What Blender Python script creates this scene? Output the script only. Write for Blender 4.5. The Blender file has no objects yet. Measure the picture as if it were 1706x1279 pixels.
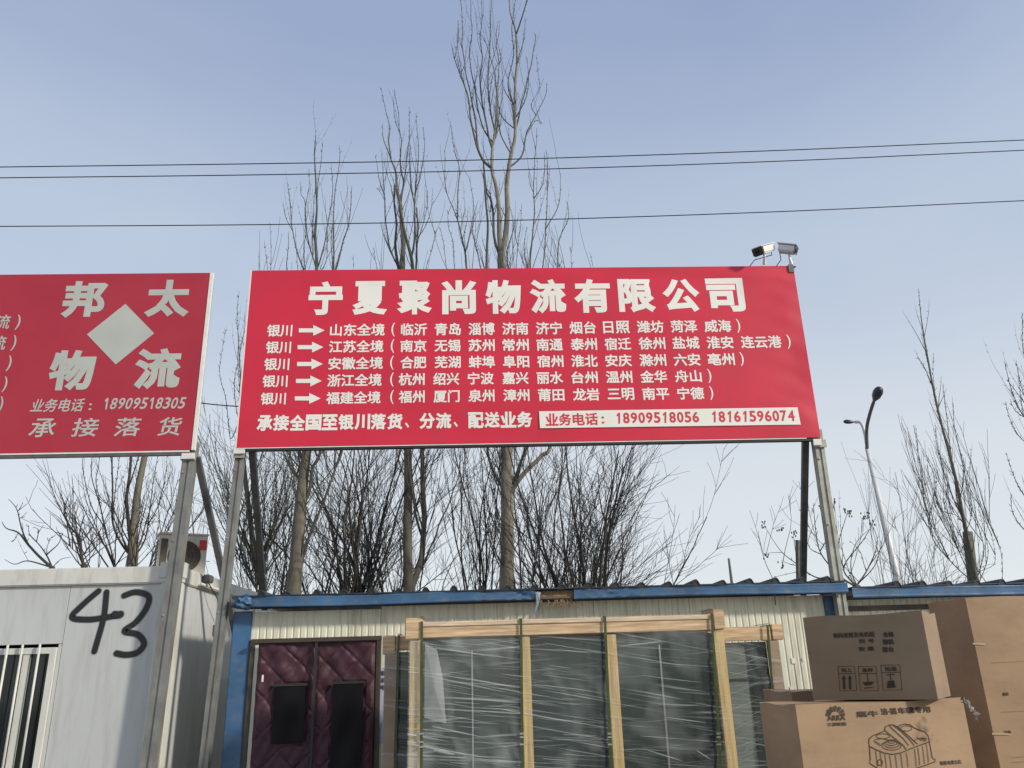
import bpy, bmesh, math, random
from mathutils import Vector, Matrix
random.seed(7)
rad = math.radians
sc = bpy.context.scene

# ------------------------------------------------------------ camera
EYE = 2.114
FPX, PITCH, ROLL, YAW = 1345.0, 19.358, -1.6866, 2.5287      # focal length in photo pixels (1706 wide)
P_, R_, Y_ = rad(PITCH), rad(ROLL), rad(YAW)
FW = Vector((math.sin(Y_)*math.cos(P_), math.cos(Y_)*math.cos(P_), math.sin(P_)))
_r0 = Vector((math.cos(Y_), -math.sin(Y_), 0)); _u0 = _r0.cross(FW)
RT = math.cos(R_)*_r0 + math.sin(R_)*_u0
UP = -math.sin(R_)*_r0 + math.cos(R_)*_u0
cd = bpy.data.cameras.new('camera'); cam = bpy.data.objects.new('camera', cd)
sc.collection.objects.link(cam)
cam.matrix_world = Matrix(((RT.x, UP.x, -FW.x, 0), (RT.y, UP.y, -FW.y, 0), (RT.z, UP.z, -FW.z, EYE), (0, 0, 0, 1)))
cd.sensor_width = 36; cd.sensor_fit = 'HORIZONTAL'; cd.lens = 36*FPX/1706; cd.clip_end = 3000; cd.clip_start = 0.05
sc.camera = cam

# ------------------------------------------------------------ world, sun, exposure
SUN_AZ = rad(121)      # compass-like: 0 = +Y (away), 90 = +X (right), 180 = behind the camera
SUN_EL = rad(25)
w = bpy.data.worlds.new('World'); sc.world = w; w.use_nodes = True
nt = w.node_tree; nt.nodes.clear()
out = nt.nodes.new('ShaderNodeOutputWorld'); bg = nt.nodes.new('ShaderNodeBackground')
sky = nt.nodes.new('ShaderNodeTexSky'); sky.sky_type = 'NISHITA'; sky.sun_disc = False
sky.sun_elevation = SUN_EL; sky.sun_rotation = SUN_AZ
sky.altitude = 1100; sky.air_density = 1.0; sky.dust_density = 1.0; sky.ozone_density = 1.5
# thin winter haze: the sky pales evenly all round towards the horizon
tc = nt.nodes.new('ShaderNodeTexCoord'); sx = nt.nodes.new('ShaderNodeSeparateXYZ')
nt.links.new(tc.outputs['Generated'], sx.inputs[0])
rmp = nt.nodes.new('ShaderNodeValToRGB'); rmp.color_ramp.interpolation = 'EASE'
nt.links.new(sx.outputs['Z'], rmp.inputs[0])
cr = rmp.color_ramp; cr.elements[0].position = 0.0; cr.elements[0].color = (7.3, 7.5, 7.6, 1)
cr.elements[1].position = 0.75; cr.elements[1].color = (2.6, 3.35, 5.3, 1)
e = cr.elements.new(0.16); e.color = (6.9, 7.2, 7.45, 1)
e = cr.elements.new(0.45); e.color = (4.6, 5.4, 6.7, 1)
mx = nt.nodes.new('ShaderNodeMix'); mx.data_type = 'RGBA'; mx.inputs[0].default_value = 0.8
nt.links.new(sky.outputs[0], mx.inputs[6]); nt.links.new(rmp.outputs[0], mx.inputs[7])
cn = nt.nodes.new('ShaderNodeTexNoise'); cn.inputs['Scale'].default_value = 1.6; cn.inputs['Detail'].default_value = 5; cn.inputs['Distortion'].default_value = .6
cm = nt.nodes.new('ShaderNodeMapping'); cm.inputs['Scale'].default_value = (1, 1, 2.4)
nt.links.new(tc.outputs['Generated'], cm.inputs[0]); nt.links.new(cm.outputs[0], cn.inputs['Vector'])
cv = nt.nodes.new('ShaderNodeMapRange'); cv.inputs[1].default_value = .35; cv.inputs[2].default_value = .75; cv.inputs[4].default_value = .20
nt.links.new(cn.outputs['Fac'], cv.inputs[0])
mc = nt.nodes.new('ShaderNodeMix'); mc.data_type = 'RGBA'; mc.inputs[7].default_value = (6.3, 6.6, 6.9, 1)      # thin veil of high cloud
nt.links.new(cv.outputs[0], mc.inputs[0]); nt.links.new(mx.outputs[2], mc.inputs[6]); nt.links.new(mc.outputs[2], bg.inputs[0]); bg.inputs[1].default_value = 0.1
nt.links.new(bg.outputs[0], out.inputs[0])
sl = bpy.data.lights.new('sun', 'SUN'); sl.energy = 3.0; sl.angle = rad(5); sl.color = (1.0, 0.93, 0.82)
so = bpy.data.objects.new('sun', sl); sc.collection.objects.link(so)
sd = Vector((math.sin(SUN_AZ)*math.cos(SUN_EL), math.cos(SUN_AZ)*math.cos(SUN_EL), math.sin(SUN_EL)))
so.rotation_euler = sd.to_track_quat('Z', 'Y').to_euler(); so.location = sd*40
sc.view_settings.view_transform = 'Standard'; sc.view_settings.look = 'None'
sc.view_settings.exposure = 0.25; sc.view_settings.gamma = 1; sc.view_settings.use_curve_mapping = False

# ------------------------------------------------------------ helpers
def ray(x, y): return (x-853)/FPX*RT - (y-639.5)/FPX*UP + FW
def P(x, y, Y):                       # where a feature seen in the photo stands, at depth Y
    d = ray(x, y); return d*(Y/d.y) + Vector((0, 0, EYE))
def proj(p):
    d = p-Vector((0, 0, EYE)); k = FPX/d.dot(FW); return 853+k*d.dot(RT), 639.5-k*d.dot(UP)
def hit(x, y, o, d2):                 # ... on the vertical plane through o along direction d2
    n = Vector((d2[1], -d2[0], 0)); r = ray(x, y); c = Vector((0, 0, EYE))
    return c + r*((Vector(o)-c).dot(n)/r.dot(n))
def depth_for_x(x, y, X): d = ray(x, y); return d.y*X/d.x

def link(o, parent=None):
    sc.collection.objects.link(o)
    if parent is not None:
        o.parent = parent
    return o
def empty(name, loc, label=None, cat=None, group=None):
    o = bpy.data.objects.new(name, None); o.location = loc; link(o); o.empty_display_size = .1
    tag(o, label, cat, group); return o
def tag(o, label=None, cat=None, group=None, kind=None):
    if label: o['label'] = label
    if cat: o['category'] = cat
    if group: o['group'] = group
    if kind: o['kind'] = kind
    return o

class MB:
    """collects shapes (world coordinates) into one mesh"""
    def __init__(s): s.v = []; s.f = []
    def add(s, vs, fs):
        n = len(s.v); s.v += [tuple(v) for v in vs]; s.f += [tuple(i+n for i in f) for f in fs]; return s
    def box(s, x0, x1, y0, y1, z0, z1, m=None):
        vs = [Vector((x, y, z)) for z in (z0, z1) for y in (y0, y1) for x in (x0, x1)]
        if m is not None: vs = [m @ v for v in vs]
        return s.add(vs, [(0, 2, 3, 1), (4, 5, 7, 6), (0, 1, 5, 4), (2, 6, 7, 3), (0, 4, 6, 2), (1, 3, 7, 5)])
    def beam(s, a, b, w, h, side=Vector((1, 0, 0))):          # box section from a to b
        a = Vector(a); b = Vector(b); t = (b-a).normalized()
        sd_ = (side - t*side.dot(t)).normalized(); u = t.cross(sd_)
        vs = [p + sd_*(i*w/2) + u*(j*h/2) for p in (a, b) for i, j in ((-1, -1), (1, -1), (1, 1), (-1, 1))]
        return s.add(vs, [(3, 2, 1, 0), (4, 5, 6, 7), (0, 1, 5, 4), (1, 2, 6, 5), (2, 3, 7, 6), (3, 0, 4, 7)])
    def tube(s, pts, rs, n=6, cap=True):
        pts = [Vector(p) for p in pts]
        if not isinstance(rs, (list, tuple)): rs = [rs]*len(pts)
        base = len(s.v); ref = Vector((0.31, 0.9, 0.23))
        for i, p in enumerate(pts):
            t = (pts[min(i+1, len(pts)-1)] - pts[max(i-1, 0)])
            t = t.normalized() if t.length > 1e-9 else Vector((0, 0, 1))
            a = t.cross(ref)
            if a.length < .05: a = t.cross(Vector((1, 0, 0)))
            a.normalize(); b = t.cross(a)
            for k in range(n):
                q = 2*math.pi*k/n; v = p + (a*math.cos(q)+b*math.sin(q))*rs[i]; s.v.append((v.x, v.y, v.z))
        for i in range(len(pts)-1):
            for k in range(n):
                k2 = (k+1) % n
                s.f.append((base+i*n+k, base+i*n+k2, base+(i+1)*n+k2, base+(i+1)*n+k))
        if cap:
            s.f.append(tuple(base+k for k in reversed(range(n))))
            s.f.append(tuple(base+(len(pts)-1)*n+k for k in range(n)))
        return s
    def build(s, name, mat, parent=None, origin=None, bevel=0, smooth=False, **tags):
        me = bpy.data.meshes.new(name)
        if origin is None:
            if parent is not None: origin = parent_loc(parent)
            else:
                xs = [v[0] for v in s.v]; ys = [v[1] for v in s.v]; zs = [v[2] for v in s.v]
                origin = Vector(((min(xs)+max(xs))/2, (min(ys)+max(ys))/2, min(zs)))
        o_ = Vector(origin)
        me.from_pydata([(v[0]-o_.x, v[1]-o_.y, v[2]-o_.z) for v in s.v], [], s.f)
        if bevel:
            bm = bmesh.new(); bm.from_mesh(me)
            bmesh.ops.recalc_face_normals(bm, faces=bm.faces)
            es = [e for e in bm.edges if len(e.link_faces) == 2 and e.calc_face_angle(0) > .5]
            bmesh.ops.bevel(bm, geom=es, offset=bevel, segments=2, affect='EDGES', clamp_overlap=True)
            bm.to_mesh(me); bm.free()
        if mat is not None: me.materials.append(mat)
        if smooth: me.polygons.foreach_set('use_smooth', [True]*len(me.polygons))
        ob = bpy.data.objects.new(name, me); link(ob, parent)
        if parent is None: ob.location = o_
        tag(ob, **tags)
        return ob
LOC = {}
def parent_loc(p):            # every thing and part keeps world-aligned axes; only the top object has a location
    v = Vector((0, 0, 0)); q = p
    while q is not None: v += q.location; q = q.parent
    return v
def prism(outline, y0, y1):   # outline in xz, extruded along y
    m = MB(); n = len(outline)
    vs = [(x, y0, z) for x, z in outline]+[(x, y1, z) for x, z in outline]
    fs = [tuple(range(n)), tuple(reversed(range(n, 2*n)))]+[(i, i+n, (i+1) % n+n, (i+1) % n) for i in range(n)]
    return m.add(vs, fs)

# ------------------------------------------------------------ materials
def mat(name, col, rough=.6, var=.15, scale=4, metal=0, bump=.0, bscale=30, dirt=None, dirt_amt=.0, dscale=(2, 2, .5),
        stretch=(1, 1, 1), spec=.5, alpha=None, coat=0, grain=None):
    m = bpy.data.materials.new(name); m.use_nodes = True; n = m.node_tree; L = n.links
    b = n.nodes['Principled BSDF']; b.inputs['Roughness'].default_value = rough; b.inputs['Metallic'].default_value = metal
    b.inputs['Specular IOR Level'].default_value = spec; b.inputs['Coat Weight'].default_value = coat
    t = n.nodes.new('ShaderNodeTexCoord'); mp = n.nodes.new('ShaderNodeMapping'); mp.inputs['Scale'].default_value = stretch
    L.new(t.outputs['Object'], mp.inputs[0])
    ns = n.nodes.new('ShaderNodeTexNoise'); ns.inputs['Scale'].default_value = scale; ns.inputs['Detail'].default_value = 6
    L.new(mp.outputs[0], ns.inputs['Vector'])
    r = n.nodes.new('ShaderNodeValToRGB'); r.color_ramp.elements[0].position = .3; r.color_ramp.elements[1].position = .7
    r.color_ramp.elements[0].color = tuple(c*(1-var) for c in col)+(1,)
    r.color_ramp.elements[1].color = tuple(min(1, c*(1+var)) for c in col)+(1,)
    L.new(ns.outputs['Fac'], r.inputs[0]); cur = r.outputs[0]
    if dirt is not None:
        mp2 = n.nodes.new('ShaderNodeMapping'); mp2.inputs['Scale'].default_value = dscale; L.new(t.outputs['Object'], mp2.inputs[0])
        n2 = n.nodes.new('ShaderNodeTexNoise'); n2.inputs['Scale'].default_value = 3; n2.inputs['Detail'].default_value = 9
        n2.inputs['Roughness'].default_value = .7
        L.new(mp2.outputs[0], n2.inputs['Vector'])
        r2 = n.nodes.new('ShaderNodeValToRGB'); r2.color_ramp.elements[0].position = .48; r2.color_ramp.elements[1].position = .75
        r2.color_ramp.elements[0].color = (0, 0, 0, 1); r2.color_ramp.elements[1].color = (dirt_amt,)*3+(1,)
        L.new(n2.outputs['Fac'], r2.inputs[0])
        mxx = n.nodes.new('ShaderNodeMix'); mxx.data_type = 'RGBA'; mxx.inputs[7].default_value = tuple(dirt)+(1,)
        L.new(r2.outputs[0], mxx.inputs[0]); L.new(cur, mxx.inputs[6]); cur = mxx.outputs[2]
    L.new(cur, b.inputs['Base Color'])
    if bump:
        n3 = n.nodes.new('ShaderNodeTexNoise'); n3.inputs['Scale'].default_value = bscale; n3.inputs['Detail'].default_value = 4
        L.new(mp.outputs[0], n3.inputs['Vector'])
        bp = n.nodes.new('ShaderNodeBump'); bp.inputs['Strength'].default_value = bump; bp.inputs['Distance'].default_value = .01
        L.new(n3.outputs['Fac'], bp.inputs['Height']); L.new(bp.outputs[0], b.inputs['Normal'])
    return m

M = {}
M['ground'] = mat('concrete_yard', (.26, .25, .23), .9, .2, 1.2, bump=.4, bscale=20, dirt=(.12, .11, .09), dirt_amt=.6)
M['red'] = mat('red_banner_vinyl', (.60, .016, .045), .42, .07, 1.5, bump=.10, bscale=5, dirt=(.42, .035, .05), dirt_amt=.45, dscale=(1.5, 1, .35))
M['red_dull'] = mat('dull_red_banner', (.40, .018, .038), .5, .10, 1.2, bump=.06, bscale=3, dirt=(.30, .04, .05), dirt_amt=.6, dscale=(.4, 1, .4))  # darker, duller red than the large board's banner
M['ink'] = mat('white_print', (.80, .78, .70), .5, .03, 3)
M['ink_dull'] = mat('grey_white_print', (.44, .46, .41), .6, .06, 3)  # greyer than the large board's white print
M['ink_red'] = mat('red_print', (.60, .03, .05), .5, .03)
M['trimwhite'] = mat('white_banner_edge', (.72, .70, .64), .6, .08, 8)
M['steel'] = mat('grey_painted_steel', (.21, .215, .20), .55, .2, 6, metal=.2, bump=.15, bscale=60, dirt=(.16, .09, .05), dirt_amt=.7, dscale=(6, 6, 1.2))
M['steel_d'] = mat('dark_steel', (.12, .122, .115), .5, .25, 8, metal=.3, bump=.1, dirt=(.1, .06, .04), dirt_amt=.4, dscale=(5, 5, 1))
M['galv'] = mat('weathered_galvanised_steel', (.34, .34, .29), .5, .2, 9, metal=.35, bump=.15, bscale=50, dirt=(.2, .13, .07), dirt_amt=.6, dscale=(5, 5, 1))
M['whitewall'] = mat('white_container_panel', (.50, .51, .49), .42, .04, .9, bump=.03, bscale=3, dirt=(.30, .28, .24), dirt_amt=.55, dscale=(3.5, 3.5, .35), coat=.15)
M['whiteframe'] = mat('cream_container_frame', (.60, .60, .54), .45, .06, 3, bump=.06, bscale=12, dirt=(.33, .27, .19), dirt_amt=.6, dscale=(3, 3, .6))
M['cream'] = mat('cream_wall_sheet', (.72, .70, .55), .55, .06, 2, bump=.08, bscale=18, dirt=(.27, .24, .17), dirt_amt=.7, dscale=(5, 5, .5))
M['blue'] = mat('blue_painted_metal', (.042, .120, .235), .45, .25, 2.5, bump=.3, bscale=9, dirt=(.16, .16, .15), dirt_amt=.75, dscale=(3, 3, 5))
M['blue_d'] = mat('dark_roof_sheet', (.02, .028, .045), .5, .25, 3, bump=.2, dirt=(.05, .05, .05), dirt_amt=.6)  # near-black navy, so the shaded look of the ridges is in the colour
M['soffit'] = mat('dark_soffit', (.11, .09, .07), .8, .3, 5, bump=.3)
M['rust'] = mat('rusty_exposed_edge', (.22, .14, .07), .85, .45, 14, bump=.8, bscale=40)
M['black'] = mat('black_parts_and_shade', (.02, .02, .02), .6, .2)
M['doorframe'] = mat('brown_door_frame', (.06, .045, .03), .5, .2)
M['glass_dark'] = mat('dark_window_glass', (.012, .016, .016), .08, .1, 2, bump=.02, bscale=3)
M['pane'] = mat('green_grey_tinted_glass', (.026, .040, .036), .06, .4, 1.2, bump=.02, bscale=2)
M['pane_l'] = mat('pale_coated_glass', (.16, .19, .17), .12, .25, 1.5, bump=.02, bscale=2)
M['alu'] = mat('brushed_aluminium', (.45, .47, .47), .35, .1, 8, metal=.7)
M['wood'] = mat('pale_pine', (.58, .41, .24), .7, .34, 3.4, bump=.35, bscale=10, stretch=(1, 6, 12), dirt=(.38, .20, .08), dirt_amt=.7, dscale=(1, 6, 9))
M['wood2'] = mat('bleached_pine', (.66, .52, .36), .7, .26, 4.2, bump=.35, bscale=10, stretch=(1, 6, 16), dirt=(.42, .26, .13), dirt_amt=.6, dscale=(.8, 6, 14))
M['woodv'] = mat('yellow_pine_upright', (.62, .44, .19), .7, .28, 3.0, bump=.35, bscale=10, stretch=(14, 6, .8), dirt=(.40, .20, .07), dirt_amt=.7, dscale=(9, 6, .7))
M['cardtape'] = mat('brown_cardboard_edge_guard', (.33, .22, .14), .6, .15, 6, bump=.2)
M['strap'] = mat('green_plastic_strap', (.05, .075, .02), .35, .2, 20)
M['clip'] = mat('strap_clip_steel', (.5, .52, .46), .35, .1, metal=.8)
M['card'] = mat('brown_cardboard', (.34, .225, .13), .85, .12, 2.2, bump=.55, bscale=3.5, dirt=(.22, .14, .08), dirt_amt=.6, dscale=(1.2, 1.2, 3))
M['card2'] = mat('dull_brown_cardboard', (.25, .18, .115), .9, .12, 2.2, bump=.5, bscale=3.5, dirt=(.18, .12, .07), dirt_amt=.5, dscale=(.6, .6, 3))
M['cardink'] = mat('dark_carton_print', (.045, .03, .02), .8, .2, 30)
M['tape'] = mat('clear_brown_tape', (.46, .32, .19), .25, .1, 5)
M['acwhite'] = mat('aged_white_enamel', (.52, .49, .42), .5, .12, 5, dirt=(.25, .2, .14), dirt_amt=.5)
M['acdark'] = mat('dark_condenser_fins', (.07, .055, .045), .7, .3, 40)
M['badge'] = mat('red_badge', (.45, .02, .02), .4, .05)
M['camwhite'] = mat('white_plastic_housing', (.74, .74, .70), .35, .04)
M['camgrey'] = mat('silver_camera_housing', (.58, .57, .58), .4, .05, metal=.1)
M['cable'] = mat('black_cable', (.018, .02, .025), .6, .1)
M['lamp'] = mat('pale_lamp_pole', (.60, .60, .57), .45, .08, 3)
M['lamphead'] = mat('dark_lamp_head', (.03, .032, .045), .4, .15)
M['post'] = mat('grey_concrete_post', (.14, .14, .12), .8, .2)
M['bark_pale'] = mat('pale_poplar_bark', (.21, .19, .145), .9, .4, 5, bump=.8, bscale=14, stretch=(2, 2, .6), dirt=(.13, .12, .07), dirt_amt=.8, dscale=(3, 3, .8))
M['bark'] = mat('grey_green_bark', (.15, .135, .10), .9, .3, 5, bump=.8, bscale=14, stretch=(2, 2, .6), dirt=(.07, .065, .045), dirt_amt=.6)
M['twig'] = mat('dark_bare_twigs', (.042, .038, .032), .85, .3, 2)
M['twig_g'] = mat('olive_grey_twigs', (.085, .085, .066), .85, .3, 2)
M['twig_r'] = mat('reddish_brown_twigs', (.085, .052, .042), .85, .3, 2)
M['curtainwin'] = mat('smoky_clear_vinyl', (.007, .006, .007), .35, .3, 5, spec=.15)
M['clearfilm'] = None

# ------------------------------------------------------------ ground
g = MB(); g.add([(-400, -60, 0), (400, -60, 0), (400, 900, 0), (-400, 900, 0)], [(0, 1, 2, 3)])
g.build('ground', M['ground'], kind='structure')

# ------------------------------------------------------------ lettering
FONTCACHE = {}
def glyph_mesh(txt, bold):
    """outline text -> (verts, faces, width) in em units, origin at the em box's left, vertically centred"""
    k = (txt, bold)
    if k in FONTCACHE: return FONTCACHE[k]
    cu = bpy.data.curves.new('t', 'FONT'); cu.body = txt; cu.size = 1; cu.resolution_u = 3
    cu.bevel_depth = bold; cu.bevel_resolution = 0
    ob = bpy.data.objects.new('t', cu); sc.collection.objects.link(ob)
    dg = bpy.context.evaluated_depsgraph_get(); dg.update()
    me = ob.evaluated_get(dg).to_mesh()
    vs = [v.co.copy() for v in me.vertices]; fs = [tuple(p.vertices) for p in me.polygons]
    ob.evaluated_get(dg).to_mesh_clear()
    bpy.data.objects.remove(ob); bpy.data.curves.remove(cu)
    FONTCACHE[k] = (vs, fs); return FONTCACHE[k]
def lettering(mb, txt, cx, cz, wm, hm, plane, bold=.02, fit=False, slant=0):
    """adds txt to mb. cx, cz: centre on the plane, wm/hm: width and height in metres of the inked box"""
    vs, fs = glyph_mesh(txt, bold)
    if not vs: return
    xs = [v.x for v in vs]; ys = [v.y for v in vs]; x0, x1, y0, y1 = min(xs), max(xs), min(ys), max(ys)
    zs = [abs(v.z) for v in vs]; zm = max(max(zs), 1e-6)
    out = []
    for v in vs:
        a = (v.x-(x0+x1)/2)/(x1-x0)*wm; b = (v.y-(y0+y1)/2)/(y1-y0)*hm
        out.append(plane(cx+a+slant*b, cz+b, .0022+.0003*v.z/zm))
    mb.add(out, fs)
def plane_xz(Y):             # a board facing -Y; d = how far proud
    return lambda x, z, d: Vector((x, Y-d, z))
def px_text(mb, txt, x0, x1, y0, y1, Y, pl, bold=.02, slant=0, dy=0):
    """x0..x1, y0..y1: inked box read off the photo; on a board at depth Y. dy: y drop from left to right"""
    a = P(x0, (y0+y1)/2, Y); b = P(x1, (y0+y1)/2+dy, Y); xm = (x0+x1)/2
    t = P(xm, y0+dy/2, Y); bt = P(xm, y1+dy/2, Y)
    lettering(mb, txt, (a.x+b.x)/2, (t.z+bt.z)/2, b.x-a.x, t.z-bt.z, pl, bold, slant=slant)

def digits(mb, txt, x0, x1, y0, y1, Y, pl, bold, dy=0, slant=0, fill=.84):
    p = (x1-x0)/(len(txt)-1+fill)
    for i, ch in enumerate(txt):
        xa = x0+i*p; yo = dy*i/len(txt); w_ = p*fill
        if ch == '1':
            q = [(.22, .16), (.50, 0), (.72, 0), (.72, 1), (.46, 1), (.46, .27), (.22, .36)]
            pts = [P(xa+a*w_-slant*(b-.5)*(y1-y0), y0+yo+b*(y1-y0), Y) for a, b in q]; poly_on(mb, [(v.x, v.z) for v in reversed(pts)], pl, .0024)
        else: px_text(mb, ch, xa, xa+w_, y0+yo, y1+yo, Y, pl, bold, slant=slant)
def poly_on(mb, pts, pl, d=.0025):
    n = len(mb.v); mb.v += [tuple(pl(x, z, d)) for x, z in pts]; mb.f.append(tuple(range(n, n+len(pts))))
def stroke_on(mb, pts, width, pl, d=.003):        # a flat drawn line with mitred joints
    pts = [Vector(p) for p in pts]; n = len(mb.v)
    for i, p in enumerate(pts):
        t = (pts[min(i+1, len(pts)-1)]-pts[max(i-1, 0)]).normalized(); q = Vector((-t.y, t.x))*width/2
        mb.v += [tuple(pl(*(p+q), d)), tuple(pl(*(p-q), d))]
    for i in range(len(pts)-1): mb.f.append((n+2*i, n+2*i+1, n+2*i+3, n+2*i+2))

# ------------------------------------------------------------ banner boards
YB = 8.0
def wrinkled_panel(x0, x1, z0, z1, Y, amp, nx=90, nz=36, seed=1, cut=None):
    rnd = random.Random(seed); k = [(rnd.uniform(.5, 2.5), rnd.uniform(1, 6), rnd.uniform(0, 6)) for _ in range(6)]
    m = MB()
    def off(x, z):
        x = max(x0, min(x1, x)); z = max(z0, min(z1, z))
        s = sum(math.sin(a*x+b*z+c) for a, b, c in k)/6
        topband = .5*math.exp(-((z1-z-.10)/.10)**2)+.28*math.exp(-((x1-x)/.35)**2)*math.sin(9*z+4*x)
        edge = min(1, (x-x0)/.15, (x1-x)/.15, (z-z0)/.12, (z1-z)/.05)
        return amp*edge*(s + 2.2*topband*math.sin(3.1*x+14*z)*max(0, (x-x0)/(x1-x0)))
    for j in range(nz+1):
        for i in range(nx+1):
            x = x0+(x1-x0)*i/nx; z = z0+(z1-z0)*j/nz
            if cut and i == nx and j == nz: x -= .06; z -= .05
            m.v.append((x, Y-.002-off(x, z), z))
    for j in range(nz):
        for i in range(nx):
            a = j*(nx+1)+i; m.f.append((a, a+1, a+nx+2, a+nx+1))
    m.plane = lambda x, z, d: Vector((x, Y-.002-off(x, z)-d, z))
    return m

def frame_and_posts(root, x0, x1, z0, z1, posts, braces, back_w=.05):
    for z in (z0+.02, z1-.025):
        MB().box(x0+.01, x1-.01, YB+.012, YB+.062, z-.022, z+.022).build('frame_rail', M['steel_d'], root)
    n = 7
    for i in range(n):
        x = x0+.02+(x1-x0-.04)*i/(n-1)
        MB().box(x-.018, x+.018, YB+.013, YB+.055, z0+.045, z1-.05).build('frame_upright', M['steel_d'], root)
    for (xt, xb, wd, m_) in posts:     # a channel section post, open side towards the right
        a = Vector((xt, YB+.085, z0+.10)); b = Vector((xb, YB+.06, 0.0))
        mb = MB(); t = .008
        def sec(p):
            h = wd/2
            prof = [(-h, -h), (h, -h), (h, -h+.02), (-h+.02, -h+.02), (-h+.02, h-.02), (h, h-.02), (h, h), (-h, h)]
            prof = [(-h, -h), (-.012, -h), (-.012, -h+.012), (.012, -h+.012), (.012, -h), (h, -h), (h, h), (-h, h)]
            return [Vector((p.x+u, p.y+v, p.z)) for u, v in prof]
        A, B = sec(a), sec(b); nn = len(A)
        mb.add(A+B, [tuple(range(nn)), tuple(reversed(range(nn, 2*nn)))]+[(i, (i+1) % nn, (i+1) % nn+nn, i+nn) for i in range(nn)])
        mb.build('post', M[m_], root)
        MB().box(xt-wd*.65, xt+wd*.65, YB+.015, YB+.03, z0-.10, z0-.02).build('bracket_plate', M['galv'], root)
        for zz_ in (z0-.22, z0-.9, z0-1.6):
            f_ = 1-zz_/z0; xx_ = xt+(xb-xt)*f_; yy_ = YB+.085-.025*f_-wd/2
            MB().tube([(xx_-wd*.28, yy_+.002, zz_), (xx_-wd*.28, yy_-.012, zz_)], .011, 6).build('bolt', M['galv'], root)
    for (a, b, wd) in braces:
        MB().beam(a, b, wd, wd*.8).build('brace', M['steel_d'], root)

# --- the large sign
X0, X1, Z0, Z1 = -2.455, 3.553, 4.288, 6.285
big = empty('billboard', (X0+3, YB, 0), 'large red banner board with a ten character white title above five rows of city names', 'billboard', 'red logistics banner boards')
ban_m = wrinkled_panel(X0, X1, Z0, Z1, YB, .010, seed=3, cut=True, nx=150, nz=60); ban_m.build('banner', M['red'], big, smooth=True)
MB().box(X0-.012, X0+.003, YB-.006, YB+.01, Z0-.0, Z1).build('edge_trim', M['trimwhite'], big)
MB().box(X0, X1-.15, YB-.004, YB+.012, Z0-.012, Z0-.003).build('edge_trim', M['trimwhite'], big)
MB().box(X0+.09, X1-.086, YB+.002, YB+.05, Z0-.034, Z0-.0125).build('bottom_angle', M['black'], big)
MB().box(X0-.02, X0+.09, YB-.01, YB+.012, Z0-.062, Z0-.018).build('corner_block', M['trimwhite'], big)
MB().box(X1-.085, X1+.0, YB-.008, YB+.012, Z0-.085, Z0-.018).build('corner_block', M['trimwhite'], big)
MB().box(X1-.06, X1-.003, YB-.012, YB+.008, Z1-.085, Z1+.012).build('corner_plate', M['steel_d'], big)
def through(a, b, z):
    a = Vector(a); return a+(b-a)*((z-a.z)/(b.z-a.z))
frame_and_posts(big, X0, X1, Z0, Z1,
                [(X0+.03, -2.545, .085, 'steel'), (X1-.005, 3.475, .095, 'galv')],
                [(Vector((X0+.13, YB+.10, Z0+.02)), through((X0+.13, YB+.10, Z0+.02), P(439, 985, 9.5), 2.83), .065), (Vector((X1-.12, YB+.10, Z0+.02)), through((X1-.12, YB+.10, Z0+.02), P(1338, 970, 9.5), 2.83), .065)])
pl = ban_m.plane
YT = YB-.003
title = '宁夏聚尚物流有限公司'
for i, ch in enumerate(title):
    x = 514+i*73.7; dy = -.0078*(x-514)
    mb = MB(); wpx = 57+i*.6; px_text(mb, ch, x, x+wpx, 468.5+dy, 524.5+dy, YT, pl, .043)
    mb.build('title_character', M['ink'], big)
rows = [
 (551, 445, '银川', 550, '山东全境', 652, '临沂 青岛 淄博 济南 济宁 烟台 日照 潍坊 菏泽 威海', 668, 1173, 1229, -.0105),
 (579, 443, '银川', 548, '江苏全境', 651, '南京 无锡 苏州 常州 南通 泰州 宿迁 徐州 盐城 淮安 连云港', 667, 1177, 1313, -.0115),
 (607, 440, '银川', 547, '安徽全境', 650, '合肥 芜湖 蚌埠 阜阳 宿州 淮北 安庆 滁州 六安 亳州', 667, 1179, 1235, -.0115),
 (635, 437, '银川', 545, '浙江全境', 650, '杭州 绍兴 宁波 嘉兴 丽水 台州 温州 金华 舟山', 664, 1124, 1181, -.012),
 (664, 434, '银川', 543, '福建全境', 650, '福州 厦门 泉州 漳州 莆田 龙岩 三明 南平 宁德', 664, 1128, 1184, -.0125)]
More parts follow.
